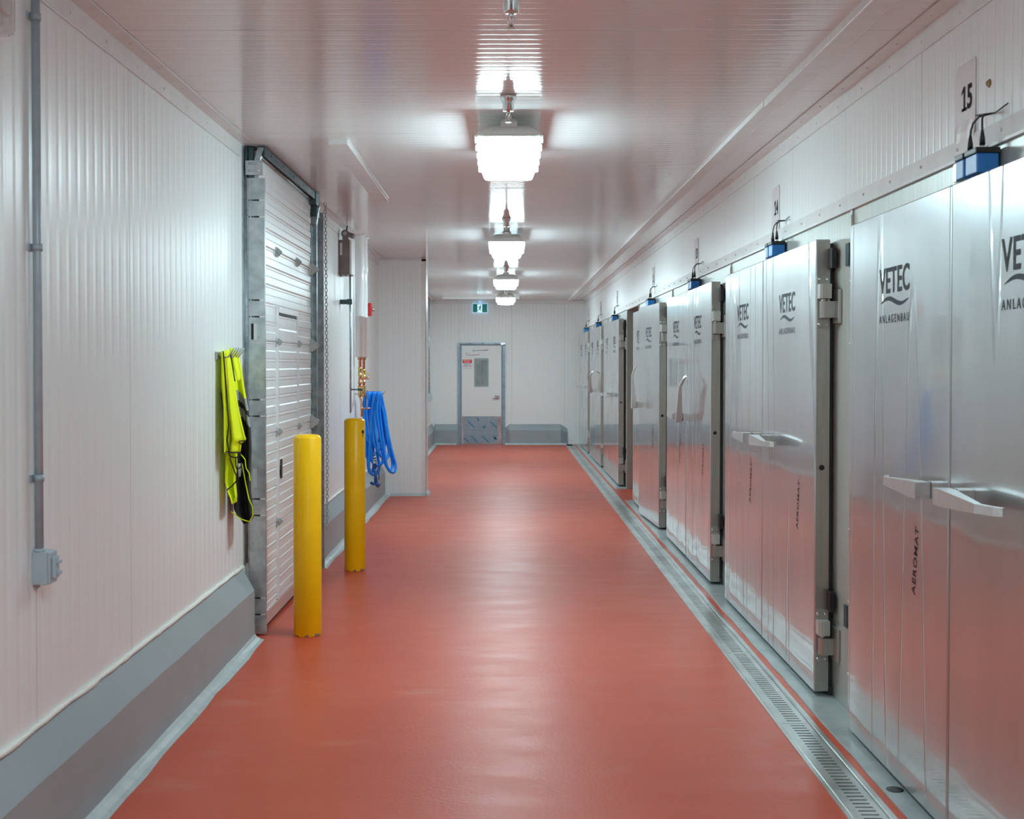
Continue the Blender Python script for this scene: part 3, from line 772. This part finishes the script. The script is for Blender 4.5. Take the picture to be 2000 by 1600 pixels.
# far track and jamb angle
b = MB()
b.box(XL+.001, -1.488, 10.14, 10.148, .01, 2.95); b.box(XL+.001, XL+.006, 9.78, 10.14, .01, 2.95)
fj = build_in(b, 'far_jamb_angle', M_galv, sd)
b = MB()
for z in [.2+.42*k for k in range(7)]: b.box(-1.515, -1.492, 10.136, 10.140, z-.004, z+.004)
build_in(b, 'slots', M_alu, fj)
b = MB(); b.box(-1.548, -1.544, 9.83, 9.88, .02, 2.82); b.box(-1.548, -1.500, 9.876, 9.880, .02, 2.82); b.box(-1.504, -1.500, 9.845, 9.88, .02, 2.82)
b.ring_loft([[(-1.548+k, 9.83, 2.82), (-1.548+k, 9.88, 2.82), (-1.50+k, 9.88, 2.82), (-1.50+k, 9.83, 2.82)] if j == 0 else [(-1.548+.02, 9.83, 2.95), (-1.548+.02, 9.88, 2.95), (-1.48, 9.88, 2.95), (-1.48, 9.83, 2.95)] for j, k in enumerate((0, 0))], smooth=False)
build_in(b, 'track', M_track, sd)
b = MB()
for z in (.5, 1.1, 1.7, 2.3, 2.75): b.box(-1.6, -1.545, 9.86, 9.885, z-.03, z+.03, .002)
build_in(b, 'track_brackets', M_track, sd)

# ---------------------------------------------------------------- pull chain
b = MB(); z = 3.0; k = 0; cx, cyc = -1.452, 10.02
while z > .36:
    pts = []; a0 = math.radians(18 if k % 2 == 0 else 78)
    for i in range(12):
        a = 2*PI*i/12; u = .0105*math.cos(a); v = .0185*math.sin(a)
        pts.append((cx+u*math.cos(a0)+.006*math.sin(z*1.3), cyc+u*math.sin(a0), z+v))
    b.tube(pts, .0032, 6, closed=True); z -= .029; k += 1
tag(b.build('pull_chain', M_hinge), 'thin steel chain hanging beside the overhead door', 'chain')

# ---------------------------------------------------------------- left wall conduit and box
b = MB(); cx, cyc = -1.598, 4.212; b.tube([(cx, cyc, 1.065), (cx, cyc, 3.055)], .0145, 14)
cd = b.build('conduit', M_pipe); tag(cd, 'grey conduit running up the near left wall from a grey box', 'conduit')
for z in (1.31, 2.10, 2.885):
    b = MB(); b.lathe([(.018, z-.012), (.018, z+.012)], (cx, cyc, 0), 'z', 16); b.box(XL, XL+.006, cyc-.03, cyc+.03, z-.012, z+.012, .001); b.build('conduit_clip', M_pipe, cd)
bx = empty('switch_box', (XL, 4.237, 1.0), 'grey surface switch box at the foot of the near conduit', 'switch box')
b = MB(); b.box(0, .054, -.04, .036, -.057, .057, .004); b.lathe([(.019, .055), (.019, .068)], (.022, -.022, 0), 'z', 16); b.box(0, .008, -.02, .02, -.075, -.057, .001); b.build('box_body', M_greyp, bx)
b = MB(); b.box(.054, .062, -.038, .034, -.055, .055, .003); b.build('cover_plate', M_greyp, bx)
b = MB(); b.box(.062, .075, -.022, .020, -.038, .038, .004); b.build('switch_surround', M_greyp, bx)
for z in (-.018, .02):
    b = MB(); b.box(.075, .088, -.012, .010, z-.007, z+.005, .002); b.build('toggle', M_greyp, bx)

# lamp at the top left edge of the photo
el = empty('emergency_light', (XL, 3.775, 2.815), 'white twin-lamp wall unit in a clear cover at the top left edge', 'emergency light')
b = MB(); b.box(0, .03, -.10, .07, -.075, .075, .008); b.build('back_plate', M_whitep, el)
b = MB(); b.lathe([(.005, .03), (.02, .032), (.034, .055), (.036, .075), (.030, .078)], (0, .035, -.005), 'x', 20); b.build('lamp_head', M_whitep, el)
b = MB(); b.lathe([(.005, .03), (.02, .032), (.034, .055), (.036, .075), (.030, .078)], (0, -.06, -.005), 'x', 20); b.build('lamp_head', M_whitep, el)
M_clear = new_mat('clear_plastic', (.95,.93,.93), .06); P(M_clear).inputs['Transmission Weight'].default_value = 1.0; P(M_clear).inputs['IOR'].default_value = 1.2
b = MB(); b.box(.0, .10, -.115, .085, -.095, .09, .02); b.build('clear_cover', M_clear, el)

# ---------------------------------------------------------------- hook rail and safety vests
hr = empty('hook_rail', (XL, 7.05, 1.75), 'small steel hook rail holding the safety vests', 'hook rail')
b = MB(); b.box(0, .012, -.17, .17, -.022, .022, .002); b.build('rail', M_hinge, hr)
for y in (-.13, -.065, 0, .065, .13):
    b = MB(); b.tube([(.012, y, 0), (.035, y, -.012), (.065, y, -.008), (.085, y, .02), (.10, y, .045)], .0042, 8); b.build('hook', M_hinge, hr)

def sheet(outline_l, outline_r, zs, yfun, th, mat, nm, par, n=14, mfun=None):
    """draped cloth: left/right X per height, folded in depth, closed with thickness"""
    b = MB(); rings = []
    for k, z in enumerate(zs):
        xl, xr = outline_l[k], outline_r[k]; F1, B1 = [], []
        for j in range(n+1):
            u = j/n; x = xl+(xr-xl)*u; yy = yfun(u, z)
            F1.append((x, yy, z)); B1.append((x, yy+th, z))
        rings.append(F1 + B1[::-1])
    b.ring_loft(rings)
    if mfun:
        b.b.faces.ensure_lookup_table()
        for f in b.b.faces: c = f.calc_center_median(); f.material_index = mfun(c)
    return b.build(nm, mat, par)
def px_x(px, Y): return (px-VPX)/F*Y
def px_z(py, Y): return EYE.z-(py-VPY)/F*Y
def interp(tab, v):
    for (a, fa), (c, fc) in zip(tab, tab[1:]):
        if a <= v <= c: return fa+(fc-fa)*(v-a)/(c-a)
    return tab[0][1] if v < tab[0][0] else tab[-1][1]
def drape(name, Y, tabl, tabr, fold, amp, th, mat, par, ph=0, mfun=None, n=16, step=6):
    ys = [tabl[0][0]]
    while ys[-1] < tabl[-1][0]: ys.append(min(ys[-1]+step, tabl[-1][0]))
    zs = [px_z(y, Y) for y in ys]
    L = [max(px_x(interp(tabl, y), Y), XL+.012) for y in ys]; R = [px_x(interp(tabr, y), Y) for y in ys]
    z_top = zs[0]
    yf = lambda u, z: Y+amp*math.sin(fold*PI*u+ph+(z_top-z)*1.2)*(0.35+min(1, (z_top-z)*1.6))-.03*math.sin(PI*u)
    return sheet(L, R, zs, yf, th, mat, name, par, n, mfun)
# black vest with grey tape and yellow shoulders, farther along the rail
v2 = empty('safety_vest', (XL+.1, 7.28, 1.78), 'black vest with grey reflective bands and yellow edging, behind the yellow vest', 'safety vest', 'safety vests on the hook rail')
Y2 = 7.24
def shift(o, par): o.data.transform(Matrix.Translation(-par.location)); return o
def bands_abs(c):
    px = VPX+c.x/Y2*F; py = VPY-(c.z-EYE.z)/Y2*F; q = py-(px-470)*1.15
    return 0 if q < 768 else 2 if q < 785 else 1 if q < 795 else 2 if q < 812 else 1
o = drape('vest_back', Y2, [(682,447),(720,444),(800,440),(880,442),(940,444),(985,446),(1005,456),(1022,478)],
          [(682,456),(692,464),(720,470),(760,476),(800,484),(840,489),(880,491),(930,489),(960,489),(1000,494),(1012,494),(1022,484)], 3.2, .035, .05, [M_hv, M_bcloth, M_refl], v2, .4, bands_abs, 20, 4); shift(o, v2)
def line(pts, Y, r, nm, mat, par, dy=0):
    P3 = []
    for i in range(len(pts)-1):
        for t in range(4): 
            a, c = pts[i], pts[i+1]; u = t/4; P3.append((px_x(a[0]+(c[0]-a[0])*u, Y), Y+dy, px_z(a[1]+(c[1]-a[1])*u, Y)))
    P3.append((px_x(pts[-1][0], Y), Y+dy, px_z(pts[-1][1], Y)))
    b = MB(); b.tube(P3, r, 6); return shift(b.build(nm, mat, par), par)
line([(470,888),(478,898),(480,915),(486,925),(488,940)], 7.17, .0032, 'yellow_edging', M_hv, v2)
line([(472,905),(478,940),(485,975),(492,990),(493,1008),(486,1020),(470,1015),(450,1000)], 7.17, .0032, 'yellow_edging', M_hv, v2)
o = drape('reflective_strip', 7.175, [(905,463),(920,463),(932,466)], [(905,470),(920,471),(932,469)], 1, .0, .006, M_refl, v2); shift(o, v2)
# yellow vest, nearer
v1 = empty('safety_vest', (XL+.08, 7.05, 1.78), 'bright yellow vest with thin black piping, nearer the viewer', 'safety vest', 'safety vests on the hook rail')
Y1 = 7.00
o = drape('vest_body', 7.04, [(688,432),(760,430),(830,431),(900,432),(940,437),(958,442),(983,456)], [(688,444),(760,450),(830,457),(880,462),(905,462),(940,459),(970,462),(983,458)], 3.0, .03, .05, M_hv, v1, .8, None, 16, 6); shift(o, v1)
o = drape('front_panel', 6.97, [(684,439),(740,440),(800,442),(850,444),(866,445),(884,446)], [(684,446),(740,454),(800,463),(850,474),(861,478),(866,468),(884,466)], 2.6, .022, .03, M_hv, v1, 0, None, 16, 5); shift(o, v1)
o = drape('front_panel', 6.93, [(686,431),(740,431),(800,434),(860,435),(884,436)], [(686,440),(740,445),(800,447),(860,447),(884,446)], 2, .012, .02, M_hv, v1, 1, None, 10, 5); shift(o, v1)
o = drape('collar', 7.12, [(680,448),(720,456),(745,464)], [(680,456),(690,461),(735,469),(745,468)], 2, .012, .02, M_hv, v1, 1, None, 10, 5); shift(o, v1)
line([(436,686),(439,720),(442,760),(444,800),(446,830),(443,860),(447,884)], 6.905, .0042, 'black_piping', M_bcloth, v1)
line([(431,765),(435,800),(437,850),(435,884),(444,882),(447,888),(450,893),(462,894),(468,890),(469,884),(447,884)], 6.90, .0042, 'black_piping', M_bcloth, v1)
line([(466,862),(480,861),(471,868),(465,864)], 6.93, .0035, 'black_piping', M_bcloth, v1)
line([(448,895),(455,915),(461,930),(461,940),(452,950),(442,958)], 6.96, .004, 'black_piping', M_bcloth, v1)
line([(450,690),(455,720),(459,745)], 6.93, .0035, 'black_piping', M_bcloth, v1)
line([(460,894),(460,910),(462,918),(470,912),(472,905)], 6.97, .004, 'black_piping', M_bcloth, v1)

# ---------------------------------------------------------------- door operator box and horn
ob = empty('control_box', (XL, 12.1, 2.75), 'control box with shade-coloured brown-grey sides high on the left wall beyond the overhead door', 'control box')
b = MB(); b.box(0, .105, -.06, .22, -.17, .17, .004); b.box(.015, .03, -.07, -.055, -.19, -.16); b.box(.06, .08, -.07, -.055, -.185, -.16); b.build('box_body', M_operator, ob)
b = MB(); b.box(.105, .125, -.055, .215, -.165, .165, .003); b.build('box_door', M_whitep, ob)
b = MB(); b.box(.012, .034, -.062, -.058, .02, .14, .001); b.build('label_plate', M_whitep, ob)
hn = empty('warning_horn', (XL+.065, 12.1, 2.95), 'dark grey horn on top of the control box', 'horn')
b = MB(); b.lathe([(.034, -.09), (.038, -.085), (.038, .0), (.030, .004)], (-.0, 0, .028), 'y', 20); b.box(-.03, .03, -.06, .0, -.03, .01, .004); b.build('horn_body', M_operator, hn)
b = MB(); b.lathe([(.012, -.096), (.020, -.095), (.020, -.088)], (0, 0, .028), 'y', 16); b.build('horn_cap', M_hinge, hn)
b = MB(); b.tube([(.02, -.05, .03), (.05, -.06, .015), (.085, -.07, .0)], [.020, .024, .026], 14); b.build('horn_bell', M_operator, hn)
b = MB(); b.tube([(.012, -.06, .055), (.02, -.06, .105)], .007, 8); b.build('antenna', M_black, hn)
b = MB(); b.tube([(XL+.098, 12.15, 1.22), (XL+.098, 12.15, 2.58)], .009, 10); c2 = b.build('conduit', M_track); tag(c2, 'thin steel conduit hanging below the shade-coloured control box', 'conduit')
b = MB(); b.box(XL, XL+.11, 12.13, 12.17, 2.295, 2.34, .003); b.box(XL+.07, XL+.12, 12.11, 12.13, 2.29, 2.345, .003); b.build('conduit_clip', M_galv_d, c2)

# ---------------------------------------------------------------- insulated pipes and copper valves
for k, (x, y, lab) in enumerate(((-1.522, 12.95, 'thick white jacketed pipe nearer the viewer, dropping from the ceiling'), (-1.513, 13.22, 'white jacketed pipe just behind the other one, by the copper valves'))):
    r = .048 if k == 0 else .046
    b = MB(); b.lathe([(r-.008, 1.775), (r, 1.778), (r, 2.2), (r+.001, 2.2), (r+.001, 2.22), (r, 2.22), (r, 3.045), (r+.02, 3.05), (r+.022, ZC-.001)], (x, y, 0), 'z', 32)
    tag(b.build('jacketed_pipe', M_pvc), lab, 'pipe', 'white jacketed pipes')
    v = empty('copper_pipe', (x, y, 0), 'copper pipe with brass valves under the %s white jacket' % ('nearer' if k == 0 else 'farther'), 'copper pipe', 'copper pipes under the white jackets')
    b = MB(); b.lathe([(.020, 1.776), (.024, 1.770), (.026, 1.755), (.015, 1.745), (.015, 1.40)], n=16); b.tube([(0,0,1.41), (.01,0,1.33), (.02,-.03,1.28), (.022,-.04,1.15)] if k == 0 else [(0,0,1.41), (-.01,-.1,1.36), (-.01,-.2,1.33)], .012, 10); b.build('copper_tube', M_copper, v)
    b = MB(); z = 1.62 if k == 0 else 1.60
    b.lathe([(.015, z+.05), (.021, z+.045), (.021, z+.02), (.016, z+.018), (.022, z), (.016, z-.018), (.021, z-.02), (.021, z-.045), (.015, z-.05)], n=12)
    b.lathe([(.016, 1.47), (.023, 1.465), (.023, 1.44), (.018, 1.43), (.021, 1.40), (.021, 1.37), (.014, 1.35)], n=12); b.build('brass_valve', M_brass, v)
    b = MB(); b.lathe([(.024, 1.415+.06), (.026, 1.47), (.024, 1.462)], n=16); b.lathe([(.018, 1.55), (.019, 1.52), (.024, 1.515), (.024, 1.505), (.018, 1.5)], n=12); b.build('coupling', M_copper, v)
    if k == 1:
        b = MB(); b.box(.0, .07, -.012, .012, z-.003, z+.006, .002); b.build('yellow_lever', new_mat('yellow_lever', (.85,.65,.02), .4), v)
    else:
        b = MB(); b.tube([(.01, 0, 1.545), (.05, 0, 1.552), (.075, 0, 1.560), (.095, 0, 1.555)], [.010, .011, .014, .012], 10); b.build('side_outlet', M_copper, v)
        b = MB(); b.box(-.095, .03, -.006, .006, 1.428, 1.442, .002); b.lathe([(.026, 1.425), (.026, 1.447)], n=16); b.lathe([(.02, -.098), (.02, -.09)], (0, 0, 1.435), 'x', 12); b.build('pipe_clamp', M_galv_d, v)
        b = MB(); b.tube([(.022, -.04, 1.235), (.11, -.04, 1.24)], .008, 8); b.lathe([(.014, 1.255), (.014, 1.215)], (.022, -.04, 0), 'z', 12); b.build('tee', M_copper, v)

# ---------------------------------------------------------------- hose on its hook
hk = empty('hose_hook', (XL, 13.35, 1.38), 'bent steel hook on the wall carrying the blue hose', 'hook')
b = MB(); b.tube([(0, 0, .0), (.1, 0, -.01), (.27, 0, -.012), (.31, 0, .01), (.33, 0, .05)], .007, 8); b.build('hook_arm', M_hinge, hk)
b = MB(); b.tube([(.055, -.07, .06), (.055, -.07, .14), (.075, -.07, .14), (.08, -.07, .02), (.07, -.07, -.1)], .004, 6); b.box(.135, .145, -.10, -.085, -.14, .045, .002); b.build('hook_bracket', M_chrome, hk)
hs = empty('hose', (-1.42, 13.35, 1.4), 'coiled bright blue rubber hose hanging on the left wall', 'hose')
b = MB()
rnd = random.Random(3)
rot = math.radians(48)
loops = [(-.085, .55, .03, .05), (-.070, .74, .045, .03), (-.050, .88, .04, .02), (-.034, .66, .05, .05), (-.015, .90, .05, .02), (.003, .80, .05, .04), (.020, .62, .05, .055), (.040, .72, .06, .085), (.058, .84, .055, .12), (.078, .87, .06, .13)]
for i, (dx, ln2, wm, lean) in enumerate(loops):
    pts = []; N = 44
    for k in range(N):
        t = 2*PI*k/N; f = (1-math.cos(t))/2; sy = 1 if math.sin(t) >= 0 else -1
        if f < .06: wd_ = .034*math.sqrt(max(0, 1-(1-f/.06)**2))
        elif f < .88: wd_ = .034+(wm*1.25-.034)*((f-.06)/.82)**1.5
        else: wd_ = wm*1.25*math.sqrt(max(0, 1-((f-.88)/.12)**2))
        q = sy*wd_*(1+.25*math.sin(3*f+i))
        pts.append((dx+lean*f**1.6+q*math.sin(rot)*min(1, f*4), q*math.cos(rot)+.012*math.sin(5*f+i*2), -ln2*f-.005))
    b.tube(pts, .0155, 8, closed=True)
b.build('hose_coils', M_hose, hs)
b = MB(); b.tube([(-.13, -.02, -.55), (-.12, -.03, -.75), (-.11, -.03, -.90)], .014, 10); b.lathe([(.017, -.90), (.017, -.93)], (-.11, -.03, 0), 'z', 12); b.build('hose_tail', M_hose_d, hs)
b = MB()
b.tube([(.0, -.14, -.52), (.005, -.145, -.62), (.01, -.15, -.70)], [.016, .019, .016], 12); b.tube([(.01, -.15, -.69), (.015, -.15, -.78), (.02, -.16, -.86)], [.014, .017, .020], 12)
b.tube([(.02, -.16, -.86), (.055, -.17, -.885)], [.022, .027], 14); b.tube([(.0, -.155, -.87), (-.04, -.15, -.85)], [.018, .016], 12)
b.tube([(.035, -.15, -.70), (.05, -.15, -.75), (.05, -.155, -.82)], .006, 8); bmesh.ops.translate(b.b, vec=(.02, 0, -.12), verts=b.b.verts[:]); b.build('spray_nozzle', M_hose_d, hs)
b = MB(); b.lathe([(.018, -.60), (.018, -.59)], (.004, -.145, 0), 'z', 14); b.lathe([(.018, -.63), (.018, -.62)], (.004, -.145, 0), 'z', 14); b.box(-.008, .018, -.166, -.16, -.665, -.635, .001); bmesh.ops.translate(b.b, vec=(.02, 0, -.10), verts=b.b.verts[:]); b.build('hose_clamp', M_chrome, hs)
b = MB(); b.box(.05, .095, .02, .03, -.55, -.40, .004); b.build('red_tag', simple_noise('red_fabric', (.55,.01,.05), (.62,.02,.07), .6, scale=20), hs)

# red alarm strobe
al = empty('alarm_strobe', (XL, 14.35, 2.34), 'red fire alarm strobe on the left wall beside the white pipes', 'alarm')
b = MB(); b.box(0, .075, -.06, .06, -.075, .075, .01); b.build('alarm_body', M_red, al)
b = MB(); b.sphere((.085, 0, 0), .026, 12); b.build('strobe_lens', M_chrome, al)
b = MB(); add_text(b, 'FIRE', .09, .022, (.0755, 0, 0), (0, 0, 1), (1, 0, 0) if False else (0, 1, 0), .01, 1, .0006); b.build('lettering', M_whitep, al)

# conduit and box beyond the column
b = MB(); b.tube([(XL2+.03, 24.9, 1.12), (XL2+.03, 24.9, ZC-.01)], .012, 8); c3 = b.build('conduit', M_track); tag(c3, 'far thin conduit on the left wall beyond the column', 'conduit')
b = MB(); b.box(XL2, XL2+.045, 24.85, 24.95, 1.55, 1.60, .002); b.build('conduit_clip', M_track, c3)
b = MB(); b.box(XL2, XL2+.075, 24.82, 24.95, .96, 1.12, .005); o = b.build('switch_box', M_greyp); tag(o, 'small far grey switch box beyond the column', 'switch box')
c = MB(); c.box(XL2+.075, XL2+.088, 24.835, 24.935, .975, 1.105, .003); c.build('cover_plate', M_greyp, o)

# ---------------------------------------------------------------- exit door in the end wall
ed = empty('door_1', ((XDL+XDR)/2, YF, 0)); structure(ed, 'white exit door in a blue-filmed steel frame in the end wall')
def fbuild(b, nm, mat, par): o = b.build(nm, mat, par); o.data.transform(Matrix.Translation(-ed.location)); return o
y_ = YF
JW = .088; top = 2.16
b = MB()
b.prism([(XDL, y_+.0), (XDL, y_-.035), (XDL+JW*.55, y_-.035), (XDL+JW, y_-.006), (XDL+JW, y_)], 'z', .0, top-JW*.7)
b.prism([(XDR, y_+.0), (XDR, y_-.035), (XDR-JW*.55, y_-.035), (XDR-JW, y_-.006), (XDR-JW, y_)], 'z', .0, top-JW*.7)
b.prism([(y_, top), (y_-.035, top), (y_-.035, top-JW*.35), (y_-.006, top-JW*.7), (y_, top-JW*.7)], 'x', XDL, XDR)
fo = fbuild(b, 'door_frame', M_film, ed)
b = MB(); b.prism([(XDR-.10, top+.001), (XDR, top+.001), (XDR, top-.03), (XDR-JW, top-.055)], 'y', y_-.0365, y_-.030); fbuild(b, 'bare_corner', M_alu, fo)
b = MB(); b.prism([(XDL, top+.001), (XDL+.06, top-.06), (XDL, top-.08)], 'y', y_-.0365, y_-.030); fbuild(b, 'bare_corner', M_bare, fo)
b = MB()
for k in range(9): b.lathe([(.011, y_-.0365), (.011, y_-.035)], (XDR-.028, 0, .12+k*.22), 'y', 10)
for k in range(8): b.lathe([(.007, y_-.0365), (.007, y_-.035)], (XDL+.038, 0, .35+k*.24), 'y', 8)
for k in range(3): b.prism([(XDL+.22+k*.27, top-.005), (XDL+.26+k*.27, top-.005), (XDL+.32+k*.27, top-.028), (XDL+.28+k*.27, top-.028)], 'y', y_-.0365, y_-.035)
fbuild(b, 'film_print', M_filmink, fo)
b = MB(); dx0, dx1 = XDL+JW-.004, XDR-JW+.004; b.box(dx0, dx1, y_-.012, y_, .012, top-JW*.7+.004)
M_dw = new_mat('white_door_paint', (.80,.82,.81), .35)
fbuild(b, 'door_leaf', M_dw, ed)
b = MB(); b.box(dx0+.005, dx1-.004, y_-.016, y_-.011, .015, .60); kp = fbuild(b, 'kick_plate', M_bare, ed)
b = MB()
pts = [(dx0+.045, .02), (dx0+.04, .16), (dx0+.05, .24), (dx0+.038, .33), (dx0+.05, .42), (dx0+.042, .50), (dx0+.055, .58), (dx0+.06, .596), (dx0+.48, .596), (dx0+.55, .585), (dx0+.62, .596), (dx0+.70, .588), (dx0+.755, .57), (dx0+.775, .52), (dx0+.77, .30), (dx0+.785, .22), (dx0+.765, .10), (dx0+.77, .02)]
b.prism(pts, 'y', y_-.0185, y_-.0162); fbuild(b, 'blue_film', M_film, kp)
b = MB()
def diag(x, z, L, wdt=.016):
    b.prism([(x, z), (x+wdt, z+wdt), (x+L+wdt, z-L+wdt), (x+L, z-L)], 'y', y_-.0192, y_-.0186)
for x, z, L in ((dx0+.15, .46, .11), (dx0+.31, .56, .05), (dx0+.62, .46, .12), (dx0+.08, .10, .06), (dx0+.21, .155, .12), (dx0+.45, .155, .12), (dx0+.67, .16, .06)): diag(x, z, L)
for x, z, r in ((dx0+.15, .475, .014), (dx0+.345, .50, .014), (dx0+.48, .37, .028), (dx0+.61, .475, .014), (dx0+.20, .165, .012), (dx0+.44, .165, .012), (dx0+.71, .125, .028), (dx0+.065, .12, .018)):
    b.lathe([(r, y_-.0192), (r, y_-.0186)], (x, 0, z), 'y', 16)
b.box(dx0+.05, dx1-.05, y_-.0192, y_-.0186, .308, .311); b.box(dx0+.05, dx1-.05, y_-.0192, y_-.0186, .186, .189)
fbuild(b, 'film_print', M_filmink, kp)
b = MB(); b.box(dx0+.27, dx0+.57, y_-.022, y_-.011, 1.23, 1.83, .008); vf = fbuild(b, 'window_frame', simple_noise('grey_window_frame', (.30,.35,.35), (.33,.38,.38), .4, scale=10), ed)
M_vis = simple_noise('grey_filmed_glass', (.22,.27,.27), (.32,.37,.36), .18, scale=7, vs=(2,1,.6), bd=.01)
b = MB(); b.box(dx0+.305, dx0+.535, y_-.024, y_-.021, 1.27, 1.79, .002); fbuild(b, 'window_pane', M_vis, vf)
b = MB(); b.box(dx0+.10, dx0+.38, y_-.055, y_-.012, 1.905, 1.97, .006); cl = fbuild(b, 'door_closer', M_whitep, ed)
b = MB(); b.box(dx0+.22, dx0+.56, y_-.042, y_-.030, 2.012, 2.024, .001); b.tube([(dx0+.24, y_-.04, 1.97), (dx0+.25, y_-.04, 2.02), (dx0+.28, y_-.04, 2.005), (dx0+.56, y_-.04, 2.012)], .008, 8); fbuild(b, 'closer_arm', M_alu, cl)
b = MB(); b.box(dx0+.70, dx0+.80, y_-.025, y_-.011, .955, 1.055, .012); b.tube([(dx0+.75, y_-.02, 1.0), (dx0+.75, y_-.07, 1.0), (dx0+.72, y_-.075, .995), (dx0+.65, y_-.07, .985)], .012, 10); fbuild(b, 'door_handle', M_chrome, ed)
# paper notice on the door
nt = empty('door_notice', (dx0+.118, y_-.0125, 1.70), 'white notice with a red header taped to the exit door', 'notice')
b = MB(); b.box(-.105, .105, -.002, 0, -.10, .11); b.build('notice_sheet', M_paper, nt)
b = MB(); b.box(-.098, .098, -.0028, -.002, .030, .104); b.build('red_header', M_red, nt)
b = MB(); add_text(b, 'EMERGENCY', .16, .025, (0, -.003, .085), FX, FY, .01, 1, .0004); add_text(b, 'EXIT ONLY', .12, .022, (0, -.003, .050), FX, FY, .01, 1, .0004); b.build('header_lettering', M_whitep, nt)
b = MB(); add_text(b, 'NOT FOR', .12, .025, (0, -.0022, .005), FX, FY, .01, 1, .0004); add_text(b, 'GENERAL', .11, .025, (-.03, -.0022, -.030), FX, FY, .01, 1, .0004); b.build('blue_lettering', new_mat('blue_ink', (.02,.06,.35), .5), nt)
b = MB(); add_text(b, 'USE', .045, .025, (.062, -.0022, -.030), FX, FY, .01, 1, .0004); b.build('red_lettering', M_red, nt)

# ---------------------------------------------------------------- exit sign
es = empty('exit_sign', (px_x(937.5, YF-.1), YF, px_z(602, YF-.1)), 'green running man exit sign glowing above the exit door', 'exit sign')
b = MB(); b.box(-.168, .168, -.075, 0, -.105, .105, .008); b.box(-.03, .03, -.05, -.02, .10, ZC-es.location.z, .002); b.build('sign_housing', M_signframe, es)
b = MB(); b.box(-.150, .150, -.078, -.074, -.086, .086); b.build('sign_face', M_sign_g, es)
b = MB(); b.box(-.055, .045, -.0795, -.0778, -.088, .080); b.build('doorway_symbol', M_sign_w, es)
M_man = emis('exit_sign_dark_green', (0, .16, .12), .4)
b = MB()
def bar(x0, z0, x1, z1, w0, w1):
    a = Vector((x0, z0)); c = Vector((x1, z1)); t = (c-a).normalized(); n = Vector((-t.y, t.x))
    b.prism([tuple(a+n*w0), tuple(c+n*w1), tuple(c-n*w1), tuple(a-n*w0)], 'y', -.081, -.0796)
b.lathe([(.013, -.081), (.013, -.0796)], (.012, 0, .055), 'y', 14)
bar(.008, .038, -.006, -.012, .016, .013); bar(.004, .034, -.030, .022, .006, .005); bar(-.030, .024, -.040, -.004, .005, .004); bar(.012, .034, .034, .012, .006, .005)
bar(-.006, -.008, .022, -.030, .009, .007); bar(.022, -.028, .012, -.066, .007, .005); bar(-.008, -.010, -.020, -.044, .009, .007); bar(-.020, -.042, -.052, -.052, .007, .005)
b.build('running_man', M_man, es)
